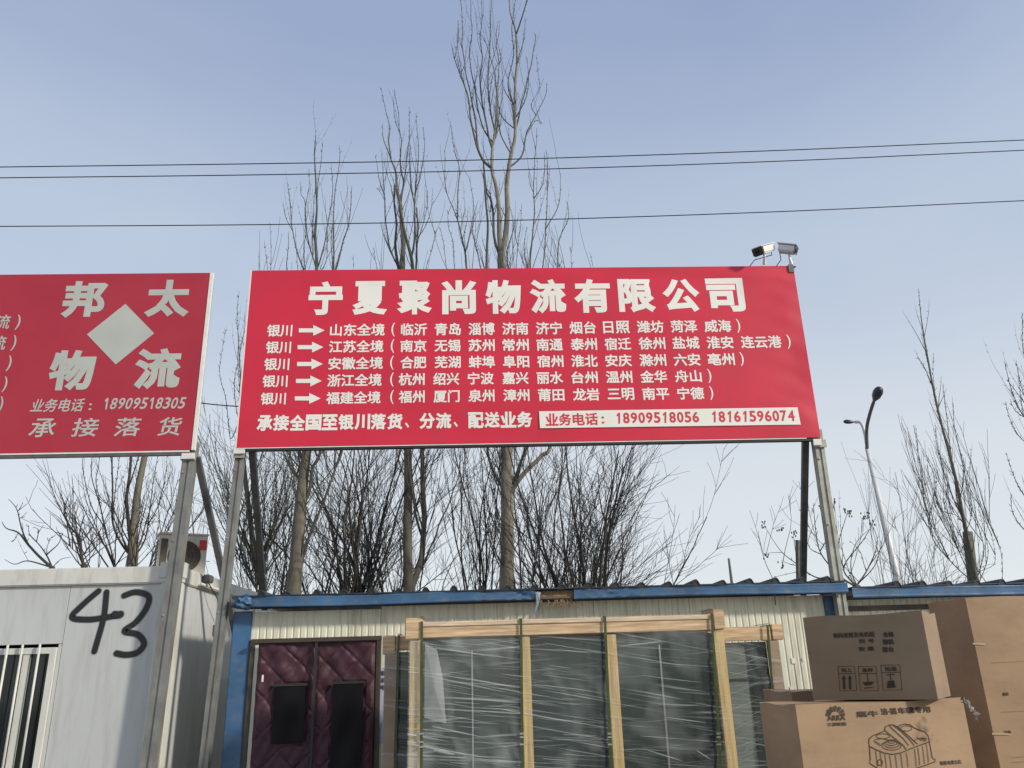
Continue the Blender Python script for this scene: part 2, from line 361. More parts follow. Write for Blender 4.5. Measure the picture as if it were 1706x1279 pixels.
for (yc, xa, t1, xb, t2, xp, cities, xc0, xc1, xe, sl_) in rows:
    mb = MB(); hh = 10.4
    def put(t, x0, x1, h=hh):
        y = yc+sl_*((x0+x1)/2-xa)
        m_ = MB(); px_text(m_, t, x0, x1, y-h, y+h, YT, pl, .008 if t in '()' else .024); m_.build('bracket_sign' if t in '()' else 'place_name', M['ink'], big)
    put(t1, xa, xa+42); put(t2, xb, xb+91)
    # arrow
    ax0, ax1 = xb-52, xb-9; ya = yc+sl_*(ax0-xa)
    pts = [(ax0, -3.4), (ax0+24, -3.4), (ax0+24, -9), (ax1, 0), (ax0+24, 9), (ax0+24, 3.4), (ax0, 3.4)]
    q = [P(x, ya+dy, YT) for x, dy in pts]; poly_on(mb, [(v.x, v.z) for v in reversed(q)], pl)
    put('(', xp, xp+6, 11.5)
    cs = cities.split()
    for i, c in enumerate(cs):
        j = min(i, 9); nn = 9 if len(cs) > 9 else len(cs)-1
        if len(cs) == 11 and i == 10: x = 1234
        else: x = xc0+(xc1-xc0)*i/nn
        wch = 43.5+i*.15
        put(c, x, x+(wch if len(c) == 2 else 68))
    put(')', xe-2, xe+4, 11.5)
    mb.build('arrow', M['ink'], big)
mb = MB()
s = '承接全国至银川落货、分流、配送业务'
for i, ch in enumerate(s):
    x = 428+i*27.05; y = 704.5-.0135*(x-428)
    if ch == '、': px_text(mb, ch, x+3, x+10, y+2, y+11, YT, pl, .03)
    else: px_text(mb, ch, x, x+26.2, y-13.3, y+13.3, YT, pl, .040)
    mb.build('slogan_character', M['ink'], big); mb = MB()
mb = MB(); q = [P(898, 685.5, YT), P(1328, 678.8, YT), P(1333.5, 707.6, YT), P(899.5, 713.6, YT)]
poly_on(mb, [(v.x, v.z) for v in reversed(q)], plane_xz(YB-.013), .001); mb.build('phone_strip', M['ink'], big)
for t_, x0, x1, y0, y1, dy in (('业', 909, 930, 689, 709.5, 0), ('务', 931, 952, 688.8, 709.2, 0), ('电', 954, 974, 688.5, 708.8, 0), ('话', 975, 996, 688, 708.5, 0), ('：', 1002, 1006.5, 694, 706, 0),
                               ('18909518056', 1025, 1164, 687.8, 705.8, -2), ('18161596074', 1184, 1323, 685.5, 703.8, -2)):
    mb = MB(); (digits if t_[0] == '1' else px_text)(mb, t_, x0, x1, y0, y1, YT, plane_xz(YB-.0135), .026, dy=dy); mb.build('phone_lettering', M['ink_red'], big)

# --- the neighbouring sign, cut by the left edge of the view
A1 = -2.868; A0 = A1-6.0; B0, B1 = 4.272, 6.262
sg = empty('billboard', (A0+3, YB, 0), 'duller red banner board with a pale diamond between four big white characters', 'billboard', 'red logistics banner boards')
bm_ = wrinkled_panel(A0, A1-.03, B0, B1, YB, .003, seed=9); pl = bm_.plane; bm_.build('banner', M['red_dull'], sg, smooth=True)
MB().box(A1-.03, A1+.004, YB-.008, YB+.03, B0, B1).build('edge_trim', M['trimwhite'], sg)
MB().box(A0, A1-.05, YB-.007, YB+.01, B0-.018, B0-.003).build('edge_trim', M['trimwhite'], sg)
MB().box(A0, A1-.121, YB+.0, YB+.05, B0-.046, B0-.0185).build('bottom_angle', M['steel_d'], sg)
MB().box(A1-.12, A1+.006, YB-.01, YB+.012, B0-.09, B0-.033).build('corner_block', M['trimwhite'], sg)
frame_and_posts(sg, A0, A1, B0, B1, [(A1-.06, -3.03, .115, 'steel'), (A0+.1, A0+.1, .115, 'steel')],
                [(Vector((A1+.0, YB+.10, B0-.05)), through((A1+.0, YB+.10, B0-.05), P(386, 1025, 8.9), 1.2), .06)])
for ch, x0, x1, y0, y1 in (('邦', 105, 177, 468, 529), ('太', 243, 317, 466, 528), ('物', 82, 158, 583, 650), ('流', 224, 301, 580, 648)):
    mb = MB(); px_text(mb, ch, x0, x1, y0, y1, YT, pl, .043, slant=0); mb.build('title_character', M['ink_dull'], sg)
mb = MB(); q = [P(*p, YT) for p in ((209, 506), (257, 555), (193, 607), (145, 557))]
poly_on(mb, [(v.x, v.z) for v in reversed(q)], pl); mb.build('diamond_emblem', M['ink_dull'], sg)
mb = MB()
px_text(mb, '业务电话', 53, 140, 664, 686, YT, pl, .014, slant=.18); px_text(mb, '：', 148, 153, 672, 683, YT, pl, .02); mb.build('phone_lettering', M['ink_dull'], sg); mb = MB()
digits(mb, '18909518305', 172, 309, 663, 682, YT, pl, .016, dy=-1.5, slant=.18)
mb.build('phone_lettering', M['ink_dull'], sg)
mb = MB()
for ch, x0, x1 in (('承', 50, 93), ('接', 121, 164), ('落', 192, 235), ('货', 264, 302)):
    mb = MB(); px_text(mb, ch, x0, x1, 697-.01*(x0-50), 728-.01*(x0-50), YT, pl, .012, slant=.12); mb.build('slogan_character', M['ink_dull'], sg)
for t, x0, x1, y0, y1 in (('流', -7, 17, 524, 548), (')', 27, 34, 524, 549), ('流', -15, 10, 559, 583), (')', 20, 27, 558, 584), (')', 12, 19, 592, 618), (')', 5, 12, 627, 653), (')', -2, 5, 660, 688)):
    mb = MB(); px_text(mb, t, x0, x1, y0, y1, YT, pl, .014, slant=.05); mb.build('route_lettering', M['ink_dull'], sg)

# ------------------------------------------------------------ white container office with the sprayed 43
YW = 8.16
wc = empty('container_office', (-6, YW+2.5, 0), 'white container office with the number 43 sprayed in black on its front', 'container')
WX1, WX0, WZ = -2.925, -8.9, 3.15; WD = 5.2
px0 = -3.115
# front: panels between posts, butt jointed
MB().box(WX0, WX1, YW-.01, YW+.14, 2.985, WZ).build('top_rail', M['whiteframe'], wc, bevel=.012)
MB().box(px0, WX1, YW-.012, YW+.15, 0.16, 2.985).build('corner_post', M['whiteframe'], wc, bevel=.01)
MB().box(WX0, WX0+.19, YW-.012, YW+.15, .16, 2.985).build('corner_post', M['whiteframe'], wc)
MB().box(WX0, WX1, YW-.01, YW+.14, 0, .16).build('bottom_rail', M['whiteframe'], wc)
MB().box(px0-.02, WX1+.012, YW-.022, YW+.17, 3.03, WZ+.035).build('corner_casting', M['whiteframe'], wc, bevel=.008)
MB().box(-3.045, -3.0, YW-.026, YW-.02, 3.055, 3.115).build('casting_slot', M['black'], wc)
WIN = (P(-60, 1078, YW).x, P(94, 1078, YW).x, 1.27, P(94, 1078, YW).z)    # window opening x0, x1, z0, z1
def panel(x0, x1, z0, z1, y=YW+.03): MB().box(x0+.002, x1-.002, y, y+.05, z0+.002, z1-.002).build('wall_panel', M['whitewall'], wc, bevel=.002)
seam = P(112, 1000, YW).x
panel(seam, px0, .16, 2.985)
panel(WIN[0], seam, WIN[3]+.03, 2.985); panel(WIN[0], seam, .16, WIN[2])
panel(WIN[1], seam, WIN[2], WIN[3]+.03)
panel(WIN[0]-1.1, WIN[0], .16, 2.985); panel(WX0+.19, WIN[0]-1.1, .16, 2.985)
wn = empty('window', (0, 0, 0)); wn.parent = wc; wn.location = Vector((WIN[0], YW, WIN[2]))-wc.location
x0, x1, z0, z1 = WIN
fr = MB(); t = .055
fr.box(x0, x1, YW+.0, YW+.06, z1-t, z1).box(x0, x1, YW, YW+.06, z0, z0+t).box(x0, x0+t, YW, YW+.06, z0+t, z1-t).box(x1-t, x1, YW, YW+.06, z0+t, z1-t)
xm = P(34, 1150, YW).x
fr.box(xm-.03, xm+.03, YW+.01, YW+.06, z0+t, z1-t)
fr.build('frame', M['whiteframe'], wn)
fr = MB(); fr.box(x0+t, xm-.03, YW+.04, YW+.048, z0+t, z1-t).build('pane', M['glass_dark'], wn)
MB().box(xm+.03, x1-t, YW+.04, YW+.048, z0+t, z1-t).build('pane', M['glass_dark'], wn)
for xx, yy in ((-18, 1070), (14, 1070), (39, 1068), (68, 1066)):
    q = P(xx, yy, YW-.04); MB().tube([(q.x, YW-.04, z0-.04), (q.x, YW-.04, z1+.03)], .011, 8).build('window_bar', M['whiteframe'], wn, smooth=True)
MB().box(x0-.02, x1+.02, YW-.05, YW-.03, z0+.02, z0+.05).build('bar_rail', M['whiteframe'], wn)
# side
MB().box(WX1-.14, WX1-.004, YW+.15, YW+WD-.15, 2.985, WZ-.01).build('top_rail', M['whiteframe'], wc, bevel=.01)
MB().box(WX1-.14, WX1, YW+.15, YW+WD-.15, 0, .16).build('bottom_rail', M['whiteframe'], wc)
MB().box(WX1-.15, WX1+.002, YW+WD-.15, YW+WD, 0, WZ).build('corner_post', M['whiteframe'], wc)
yy = YW+.15
k = 0
while yy < YW+WD-.16:
    y2 = min(yy+.60, YW+WD-.15)
    MB().box(WX1-.075, WX1-.03, yy+.003, y2-.003, .16, 2.985).build('wall_panel', M['whitewall'], wc, bevel=.003); yy = y2
MB().box(WX0, WX0+.05, YW+.15, YW+WD, .16, WZ-.01).build('wall_panel', M['whitewall'], wc)
MB().box(WX0, WX1-.15, YW+WD-.05, YW+WD, .16, WZ-.01).build('wall_panel', M['whitewall'], wc)
MB().box(WX0+.05, WX1-.15, YW+.15, YW+WD-.06, WZ-.06, WZ-.03).build('roof', M['whiteframe'], wc)
MB().tube([(WX1+.035, YW+.5, 3.02), (WX1+.04, YW+2, 3.0), (WX1+.035, YW+WD-.2, 2.99)], .014, 8).build('conduit', M['whiteframe'], wc, smooth=True)
jb = MB().box(WX1+.0, WX1+.07, YW+.62, YW+.78, 3.05, 3.13).build('junction_box', M['steel_d'], wc, bevel=.01)
MB().tube([(WX1+.04, YW+.7, 3.05), (WX1+.09, YW+.9, 2.9), (WX1+.03, YW+1.2, 2.72), (WX1+.03, YW+1.25, 2.6)], .006, 6).build('wire', M['black'], wc)
MB().box(WX1-.03, WX1+.03, YW+1.2, YW+1.3, 2.55, 2.65).build('socket', M['steel_d'], wc)

# sprayed number: ribbons whose edge breaks up like overspray
def spray_mat():
    m = bpy.data.materials.new('black_spray_paint'); m.use_nodes = True; n = m.node_tree; L = n.links
    b = n.nodes['Principled BSDF']; b.inputs['Base Color'].default_value = (.012, .012, .014, 1); b.inputs['Roughness'].default_value = .45
    u = n.nodes.new('ShaderNodeUVMap'); sp = n.nodes.new('ShaderNodeSeparateXYZ'); L.new(u.outputs[0], sp.inputs[0])
    a = n.nodes.new('ShaderNodeMath'); a.operation = 'SUBTRACT'; a.inputs[1].default_value = .5; L.new(sp.outputs['Y'], a.inputs[0])
    c = n.nodes.new('ShaderNodeMath'); c.operation = 'ABSOLUTE'; L.new(a.outputs[0], c.inputs[0])
    r = n.nodes.new('ShaderNodeMapRange'); r.inputs[1].default_value = .12; r.inputs[2].default_value = .48; r.inputs[3].default_value = 1; r.inputs[4].default_value = 0
    r.interpolation_type = 'SMOOTHERSTEP'
    L.new(c.outputs[0], r.inputs[0])
    tcn = n.nodes.new('ShaderNodeTexCoord'); ns = n.nodes.new('ShaderNodeTexNoise'); ns.inputs['Scale'].default_value = 260
    L.new(tcn.outputs['Object'], ns.inputs['Vector'])
    ad = n.nodes.new('ShaderNodeMath'); ad.operation = 'MULTIPLY_ADD'; ad.inputs[1].default_value = .5; ad.inputs[2].default_value = -.25
    L.new(ns.outputs['Fac'], ad.inputs[0])
    s2 = n.nodes.new('ShaderNodeMath'); s2.operation = 'ADD'; s2.use_clamp = True; L.new(r.outputs[0], s2.inputs[0]); L.new(ad.outputs[0], s2.inputs[1])
    pw = n.nodes.new('ShaderNodeMath'); pw.operation = 'MULTIPLY'; L.new(s2.outputs[0], pw.inputs[0]); L.new(r.outputs[0], pw.inputs[1])
    p3 = n.nodes.new('ShaderNodeMath'); p3.operation = 'MULTIPLY'; p3.inputs[1].default_value = 1.6; p3.use_clamp = True; L.new(pw.outputs[0], p3.inputs[0]); L.new(p3.outputs[0], b.inputs['Alpha']); return m
def catmull(pts, n=8):
    o = []
    for i in range(len(pts)-1):
        p0, p1, p2, p3 = pts[max(i-1, 0)], pts[i], pts[i+1], pts[min(i+2, len(pts)-1)]
        for k in range(n):
            t = k/n; o.append(.5*((2*p1)+(-p0+p2)*t+(2*p0-5*p1+4*p2-p3)*t*t+(-p0+3*p1-3*p2+p3)*t**3))
    o.append(pts[-1]); return o
SPRAY = spray_mat()
def spray(pts_zoom, wd, d):
    Yp = YW+.03
    pts = [P(x/2.373, 740+y/2.373, Yp) for x, y in pts_zoom]; pts = [Vector((p.x, p.z)) for p in pts]
    c = catmull(pts, 8); V = []; F = []; U = []
    for i, p in enumerate(c):
        t = (c[min(i+1, len(c)-1)]-c[max(i-1, 0)]).normalized(); q = Vector((-t.y, t.x))*wd/2
        for kk, s_ in ((0, 1), (1, 0), (2, -1)): V.append((p.x+q.x*s_, Yp-d, p.y+q.y*s_))
    for i in range(len(c)-1):
        for kk in (0, 1): F.append((3*i+kk, 3*i+kk+1, 3*i+kk+4, 3*i+kk+3))
    for end, i, sgn in ((0, 0, -1), (1, len(c)-1, 1)):       # round ends
        t = (c[min(i+1, len(c)-1)]-c[max(i-1, 0)]).normalized()*sgn; q = Vector((-t.y, t.x))
        b0 = len(V); V.append((c[i].x, Yp-d, c[i].y))
        for kk in range(9):
            a = math.pi*kk/8-math.pi/2; v = c[i]+(t*math.cos(a)+q*math.sin(a))*wd/2; V.append((v.x, Yp-d, v.y))
        for kk in range(8): F.append((b0, b0+1+kk, b0+2+kk))
    o_ = wc.location; me = bpy.data.meshes.new('sprayed_stroke'); me.from_pydata([(a-o_.x, b-o_.y, c_-o_.z) for a, b, c_ in V], [], F)
    uv = me.uv_layers.new(name='UVMap'); nb = 3*len(c)
    for lp in me.loops:
        vi = lp.vertex_index
        if vi < nb: vv = (0, .5, 1)[vi % 3]
        else: vv = .5 if (vi-nb) % 10 == 0 else 1.0
        uv.data[lp.index].uv = (0, vv)
    me.materials.append(SPRAY); o = bpy.data.objects.new('sprayed_stroke', me); link(o, wc)
spray([(390, 580), (330, 632), (285, 683), (350, 693), (420, 684), (470, 676)], .096, .003)
spray([(422, 585), (412, 680), (388, 770), (374, 818)], .096, .0045)
spray([(492, 598), (540, 584), (588, 602), (578, 650), (536, 705), (493, 738), (545, 752), (570, 788), (545, 822), (500, 832), (462, 826)], .096, .006)
spray([(455, 672), (468, 674), (478, 672)], .115, .0075)

# ------------------------------------------------------------ blue and cream cabins
YC = 8.19; YE = 8.00
def corr_wall(mb, x0, x1, z0, z1, Y, pitch=.065, dep=.006):
    xs = []; x = x0
    while x < x1:
        for u, d in ((0, 0), (.62, 0), (.72, dep), (.90, dep)): xs.append((min(x+u*pitch, x1), d))
        x += pitch
    xs.append((x1, 0)); n = len(mb.v)
    for x, d in xs: mb.v += [(x, Y+d, z0), (x, Y+d, z1)]
    for i in range(len(xs)-1): mb.f.append((n+2*i, n+2*i+2, n+2*i+3, n+2*i+1))
    return mb
def ridge_end(x, y, z, h):
    pr = [(-.012, 0), (.004, h*.7), (.02, h), (.05, h), (.066, h*.7), (.082, 0)]
    vs = [(x+a, y, z+b) for a, b in pr]+[(x+a, y+.06, z+b) for a, b in pr]
    return vs, [tuple(range(6)), tuple(reversed(range(6, 12)))]+[(i, i+6, (i+1) % 6+6, (i+1) % 6) for i in range(6)]
def ridged_roof(mb, x0, x1, y0, y1, z, slope, pitch=.262, h=.042, phase=0, seed=1):
    rnd = random.Random(seed); pr = []; x = x0+phase
    pr.append((x0, 0))
    while x < x1-.08:
        j = rnd.uniform(-.012, .012); hh = h*rnd.uniform(.75, 1.1)
        pr += [(x+j, 0), (x+.012+j, hh*.75), (x+.025+j, hh), (x+.043+j, hh), (x+.056+j, hh*.75), (x+.068+j, 0)]; x += pitch
    pr.append((x1, 0)); n = len(mb.v); m = len(pr)
    for t in (0, .012):
        for yv in (y0, y1):
            for x, zz in pr: mb.v.append((x, yv, z+slope*(yv-y0)+zz+.0+t))
    # bottom y0, bottom y1, top y0, top y1
    for i in range(m-1):
        mb.f += [(n+i, n+i+m, n+i+m+1, n+i+1), (n+2*m+i, n+2*m+i+1, n+3*m+i+1, n+3*m+i), (n+i, n+i+1, n+2*m+i+1, n+2*m+i)]
        mb.f.append((n+i, n+2*m+i, n+2*m+i+1, n+i+1)) if False else None
    # the shade at each ridge end is a separate black piece
    return mb
cab = empty('cabin', (.6, YC+1.5, 0), 'cream walled cabin with dented blue eaves and a quilted curtain over its doorway', 'cabin', 'low cabins with blue eaves')
CX0, CX1 = -2.39, 3.56
pw_ = .178
MB().box(CX0, CX0+pw_, YC-.03, YC+.12, 0, 2.70).build('corner_post', M['blue'], cab, bevel=.008)
MB().box(CX1-.16, CX1, YC-.03, YC+.12, 0, 2.70).build('corner_post', M['blue'], cab, bevel=.008)
DX0, DX1, DZ = P(421, 1068, YC).x, P(634, 1060, YC).x, P(530, 1062, YC).z
x = CX0+pw_
edges = [CX0+pw_, DX0, DX1, .15, 1.10, 2.05, CX1-.16]
corr_wall(MB(), edges[0], edges[1], 0.1, 2.715, YC).build('wall_panel', M['cream'], cab)
corr_wall(MB(), edges[1], edges[2], DZ, 2.69, YC).build('wall_panel', M['cream'], cab)
for a, b in zip(edges[2:-1], edges[3:]):
    corr_wall(MB(), a+.002, b-.002, 0.1, 2.715, YC+(.001)).build('wall_panel', M['cream'], cab)
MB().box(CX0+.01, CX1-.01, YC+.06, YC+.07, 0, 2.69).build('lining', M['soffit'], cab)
MB().box(CX0+.02, CX0+.06, YC+.12, YC+2.9, 0, 2.69).build('wall_panel', M['cream'], cab)
MB().box(CX1-.06, CX1-.02, YC+.12, YC+2.9, 0, 2.69).build('wall_panel', M['cream'], cab)
# eaves: soffit, fascia in two lengths with a torn gap
FZ0, FZ1 = 2.722, 2.818
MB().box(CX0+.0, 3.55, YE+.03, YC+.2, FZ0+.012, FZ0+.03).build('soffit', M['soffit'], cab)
gap0, gap1 = P(893, 1000, YE).x, P(957, 998, YE).x
def fascia(x0, x1, parent, seed, z0=FZ0, z1=FZ1, dents=()):
    rnd = random.Random(seed); m = MB(); n = max(8, int((x1-x0)/.05)); rows_ = 6
    for i in range(n+1):
        x = x0+(x1-x0)*i/n
        for j in range(rows_+1):
            f = j/rows_; z = z0+(z1-z0)*f; dy = .004*math.sin(x*5+seed)+.003*math.sin(x*17)
            for (dx, wd_, amt) in dents: 
                e_ = math.exp(-((x-dx)/wd_)**2); dy += amt*e_*(rnd.uniform(.2, 1)+.4*math.sin(f*7+x*40)); z += e_*amt*.5*math.sin(x*60+j)
            m.v.append((x, YE+dy-.006*(j in (0, rows_)), z+.006*math.sin(x*2.1+seed)))
    for i in range(n):
        for j in range(rows_): a = i*(rows_+1)+j; m.f.append((a, a+rows_+1, a+rows_+2, a+1))
    # return lips top and bottom
    nb = len(m.v)
    for i in range(n+1):
        v0 = m.v[i*(rows_+1)]; v1 = m.v[i*(rows_+1)+rows_]
        m.v += [(v0[0], v0[1]+.05, v0[2]+.004), (v1[0], v1[1]+.06, v1[2]-.002)]
    for i in range(n):
        m.f.append((i*(rows_+1), nb+2*i, nb+2*i+2, (i+1)*(rows_+1))); m.f.append((i*(rows_+1)+rows_, (i+1)*(rows_+1)+rows_, nb+2*i+3, nb+2*i+1))
    return m.build('fascia', M['blue'], parent, smooth=True)
fascia(CX0+.06, gap0, cab, 1, dents=((CX0+.10, .10, .03), (gap0-.12, .12, .03), (gap0-.5, .08, .012)))
fascia(gap1, 3.585, cab, 4, dents=((gap1+.42, .2, .022), (gap1+.1, .08, .01)))
# crumpled left corner
bm = bmesh.new(); bmesh.ops.create_icosphere(bm, subdivisions=3, radius=1)
rr = random.Random(5)
for v in bm.verts:
    c = v.co.copy(); k = 1+.16*math.sin(c.x*5+c.z*7)+.10*math.sin(c.y*9+c.z*4)+rr.uniform(-.04, .04)
    v.co = Vector((CX0+.125+c.x*.10*k, YE+.05+c.y*.11*k, FZ0+.05+c.z*.066*k))
me = bpy.data.meshes.new('crumpled_corner'); 
for v in bm.verts: v.co -= cab.location
bm.to_mesh(me); bm.free(); me.materials.append(M['blue']); link(bpy.data.objects.new('crumpled_corner', me), cab)
# torn gap: timber, insulation rag
MB().box(gap0-.03, gap1+.03, YE+.045, YE+.10, FZ0+.02, FZ1-.01).build('exposed_batten', M['rust'], cab, bevel=.004)
mb = MB()
for k in range(3):
    xx = gap0+.01+k*.012; mb.add([(xx-.012, YE-.01-.004*k, FZ1-.02), (xx+.014, YE-.02+.004*k, FZ1-.03), (xx+.022-.008*k, YE-.03-.01*k, FZ0-.02), (xx-.004, YE-.015, FZ0-.03), (xx-.005-.01*k, YE-.02-.005*k, FZ0-.09-.02*k), (xx-.03-.006*k, YE-.01, FZ0-.11)], [(0, 1, 2, 3), (3, 2, 4, 5)])
mb.build('torn_foil', M['alu'], cab)
mb = MB()
for k in range(14):
    a = gap0+.02+rr.random()*(gap1-gap0-.02); mb.tube([(a, YE+.07, FZ0+.03), (a+rr.uniform(-.05, .05), YE+.04, FZ0-.02), (a+rr.uniform(-.1, .1), YE+.03, FZ0-rr.uniform(.03, .09))], [.012, .008, .002], 5)
mb.build('hanging_debris', M['rust'], cab)
ridged_roof(MB(), CX0+.05, 3.58, YE-.012, YC+2.9, FZ1+.002, -.008, phase=.20, seed=2).build('roof', M['blue_d'], cab)
# black pieces added to imitate the shade at the ridge ends
x = CX0+.05+.20; rnd = random.Random(2)
while x < 3.50:
    j = rnd.uniform(-.012, .012); hh = .042*rnd.uniform(.75, 1.1)
    MB().add(*ridge_end(x+j, YE-.006, FZ1-.003, hh*1.25)).build('ridge_end_shade', M['black'], cab); x += .262
MB().tube([(P(1294, 1010, YE+.1).x, YE+.12, FZ0+.01), (P(1294, 1012, YE+.1).x, YE+.12, FZ0-.10)], .006, 6).build('hook', M['rust'], cab)
for pxx, pyy, r_ in ((1322, 1100, .022), (1338, 1098, .012), (1318, 1146, .012)):
    q = P(pxx, pyy, YC); MB().box(q.x-r_, q.x+r_*.7, YC-.006, YC-.001, q.z-r_*1.3, q.z+r_, ).build('torn_label', M['trimwhite'], cab)

# door frame
fz = DZ
MB().box(DX0-.005, DX1+.015, YC-.05, YC-.006, fz-.045, fz).build('door_head', M['doorframe'], cab, bevel=.003)
MB().box(DX0-.005, DX0+.035, YC-.05, YC-.006, 0, fz-.046).build('door_jamb', M['doorframe'], cab)
MB().box(DX1-.03, DX1+.012, YC-.05, YC-.006, 0, fz-.046).build('door_jamb', M['doorframe'], cab)
MB().box(DX0+.037, DX0+.10, YC-.035, YC-.004, 0, fz-.048).build('door_leaf_edge', M['cream'], cab)
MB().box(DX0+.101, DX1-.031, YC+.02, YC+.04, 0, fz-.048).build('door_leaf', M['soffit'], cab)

# second cabin on the right
c2 = empty('cabin', (6.6, YC+1.5, 0), 'low cream cabin with a blue eave behind the tall carton at the right', 'cabin', 'low cabins with blue eaves')
q = P(1414, 985, YE); G0 = 3.62; G1 = 9.4; GZ = -0.052
fascia(G0, G1, c2, 6, FZ0+GZ-.012, FZ1+GZ-.012)
MB().box(G0, G1, YE+.03, YC+.2, FZ0+GZ, FZ0+GZ+.018).build('soffit', M['soffit'], c2)
for k in range(6):
    corr_wall(MB(), 3.62+.95*k, 3.62+.95*(k+1)-.004, .1, 2.66, YC+.03).build('wall_panel', M['cream'], c2)
MB().box(3.62, 9.3, YC+.1, YC+.11, 0, 2.64).build('lining', M['soffit'], c2)
MB().box(3.62, 9.3, YC+.012, YC+.028, 2.55, 2.60).build('head_trim', M['soffit'], c2)
MB().box(3.62, 3.66, YC+.12, YC+2.9, 0, 2.64).build('wall_panel', M['cream'], c2)
ridged_roof(MB(), G0+.01, G1, YE-.012, YC+2.9, FZ1+GZ-.008, -.008, phase=.42, seed=8).build('roof', M['blue_d'], c2)
x = G0+.01+.42; rnd = random.Random(8)
while x < G1-.1:
    j = rnd.uniform(-.012, .012); hh = .042*rnd.uniform(.75, 1.1)
    MB().add(*ridge_end(x+j, YE-.006, FZ1+GZ-.014, hh*1.25)).build('ridge_end_shade', M['black'], c2); x += .262  # black piece imitating shade at the ridge end
MB().box(3.66, 4.05, 10.2, 10.24, 2.6, P(1440, 974, 10.2).z).build('gable_board', M['trimwhite'], c2)

# ------------------------------------------------------------ quilted door curtain
def quilt_mat():
    m = mat('burgundy_quilted_cloth', (.050, .013, .022), .6, .35, 7, bump=.5, bscale=22)
    return m
M['burgundy'] = quilt_mat()
cx0, cx1 = DX0+.085, DX1-.035; cz1 = fz-.028; cz0 = .12; xm_ = (cx0+cx1)/2+.0
cur = empty('quilted_curtain', ((cx0+cx1)/2, YC-.09, cz0), 'burgundy diamond quilted winter curtain hanging in two halves across the doorway', 'curtain')
def curtain_half(x0, x1, win, seed):
    rnd = random.Random(seed); m = MB(); nx = 76; nz = 240
    ph = rnd.uniform(0, 6)
    def yo(x, z):
        u = (x-x0)/.31+.25; v = (z-cz1)/.31+.1
        a = abs(((u+v) % 1)-.5)*2; b = abs(((u-v) % 1)-.5)*2
        puff = (1-a**3)*(1-b**3)
        puff = min(1, (1-a)*3.2)*.5+min(1, (1-b)*3.2)*.5
        puff = (1-math.exp(-11*(1-a)))*(1-math.exp(-11*(1-b)))*(.8+.2*math.sin(37*x+21*z))
        fold = .010*math.sin(9*x+ph+.6*math.sin(2*z))+.005*math.sin(23*x+3*z)+.003*math.sin(61*x-33*z+ph)+.004*math.sin(31*z+8*x+ph)*(1 if z > cz1-.5 else .4)
        if win[0]-.02 < x < win[1]+.02 and win[2]-.02 < z < win[3]+.02: puff = .25
        e = min(1, (x-x0)/.03, (x1-x)/.03)
        return -(.019*puff*max(e, .0)+fold)
    for j in range(nz+1):
        for i in range(nx+1):
            x = x0+(x1-x0)*i/nx; z = cz0+(cz1-cz0)*j/nz
            sag = -.018*math.sin(math.pi*(x-x0)/(x1-x0))*max(0, 1-(cz1-z)/.25)
            m.v.append((x, YC-.085+yo(x, z), z+sag))
    for j in range(nz):
        for i in range(nx): a = j*(nx+1)+i; m.f.append((a, a+1, a+nx+2, a+nx+1))
    p = m.build('curtain_panel', M['burgundy'], cur, smooth=True)
    wx = win; w_ = MB(); n = 10
    for j in range(n+1):
        for i in range(n+1):
            x = wx[0]+(wx[1]-wx[0])*i/n; z = wx[2]+(wx[3]-wx[2])*j/n
            w_.v.append((x, YC-.128+.006*math.sin(9*x+7*z+seed)+.005*math.sin(25*x-11*z), z))
    for j in range(n):
        for i in range(n): a = j*(n+1)+i; w_.f.append((a, a+1, a+n+2, a+n+1))
    w_.build('clear_window', M['curtainwin'], cur, smooth=True)
    MB().box(wx[0]-.015, wx[1]+.015, YC-.14, YC-.12, wx[3]-.008, wx[3]+.014).build('binding', M['black'], cur)
wl = (P(463, 1140, YC).x, P(514, 1140, YC).x, 1.52, P(480, 1141, YC).z)
wr = (P(559, 1137, YC).x, P(609, 1137, YC).x, 1.30, P(580, 1137, YC).z)
curtain_half(cx0, xm_+.004, wl, 1); curtain_half(xm_-.004, cx1, wr, 2)
MB().box(xm_-.012, xm_+.012, YC-.135, YC-.118, cz0, cz1-.02).build('magnet_strip', M['black'], cur)
MB().box(cx0-.03, cx1+.03, YC-.14, YC-.10, cz1-.015, cz1+.012).build('curtain_rod', M['doorframe'], cur, bevel=.004)
q = P(438, 1128, YC-.14); MB().box(q.x-.008, q.x+.008, YC-.15, YC-.142, q.z-.04, q.z+.02).build('white_clip', M['camwhite'], cur)

# notice on the wall beside the door
q = P(637, 1131, YC-.01); nb = empty('wall_notice', (q.x, YC-.01, q.z-.1), 'small white and purple paper notice on the wall right of the doorway', 'notice')
MB().box(q.x-.035, q.x+.05, YC-.012, YC-.006, q.z-.55, q.z+.1).build('paper', mat('grey_lilac_paper', (.42, .42, .50), .7, .1), nb)
mb = MB(); npl = plane_xz(YC-.013)
for k, t_ in enumerate(('联', '系', '电')): lettering(mb, t_, q.x+.008, q.z+.05-k*.062, .05, .045, npl, .03)
mb.build('lettering', mat('dark_violet_print', (.05, .03, .10), .7), nb)

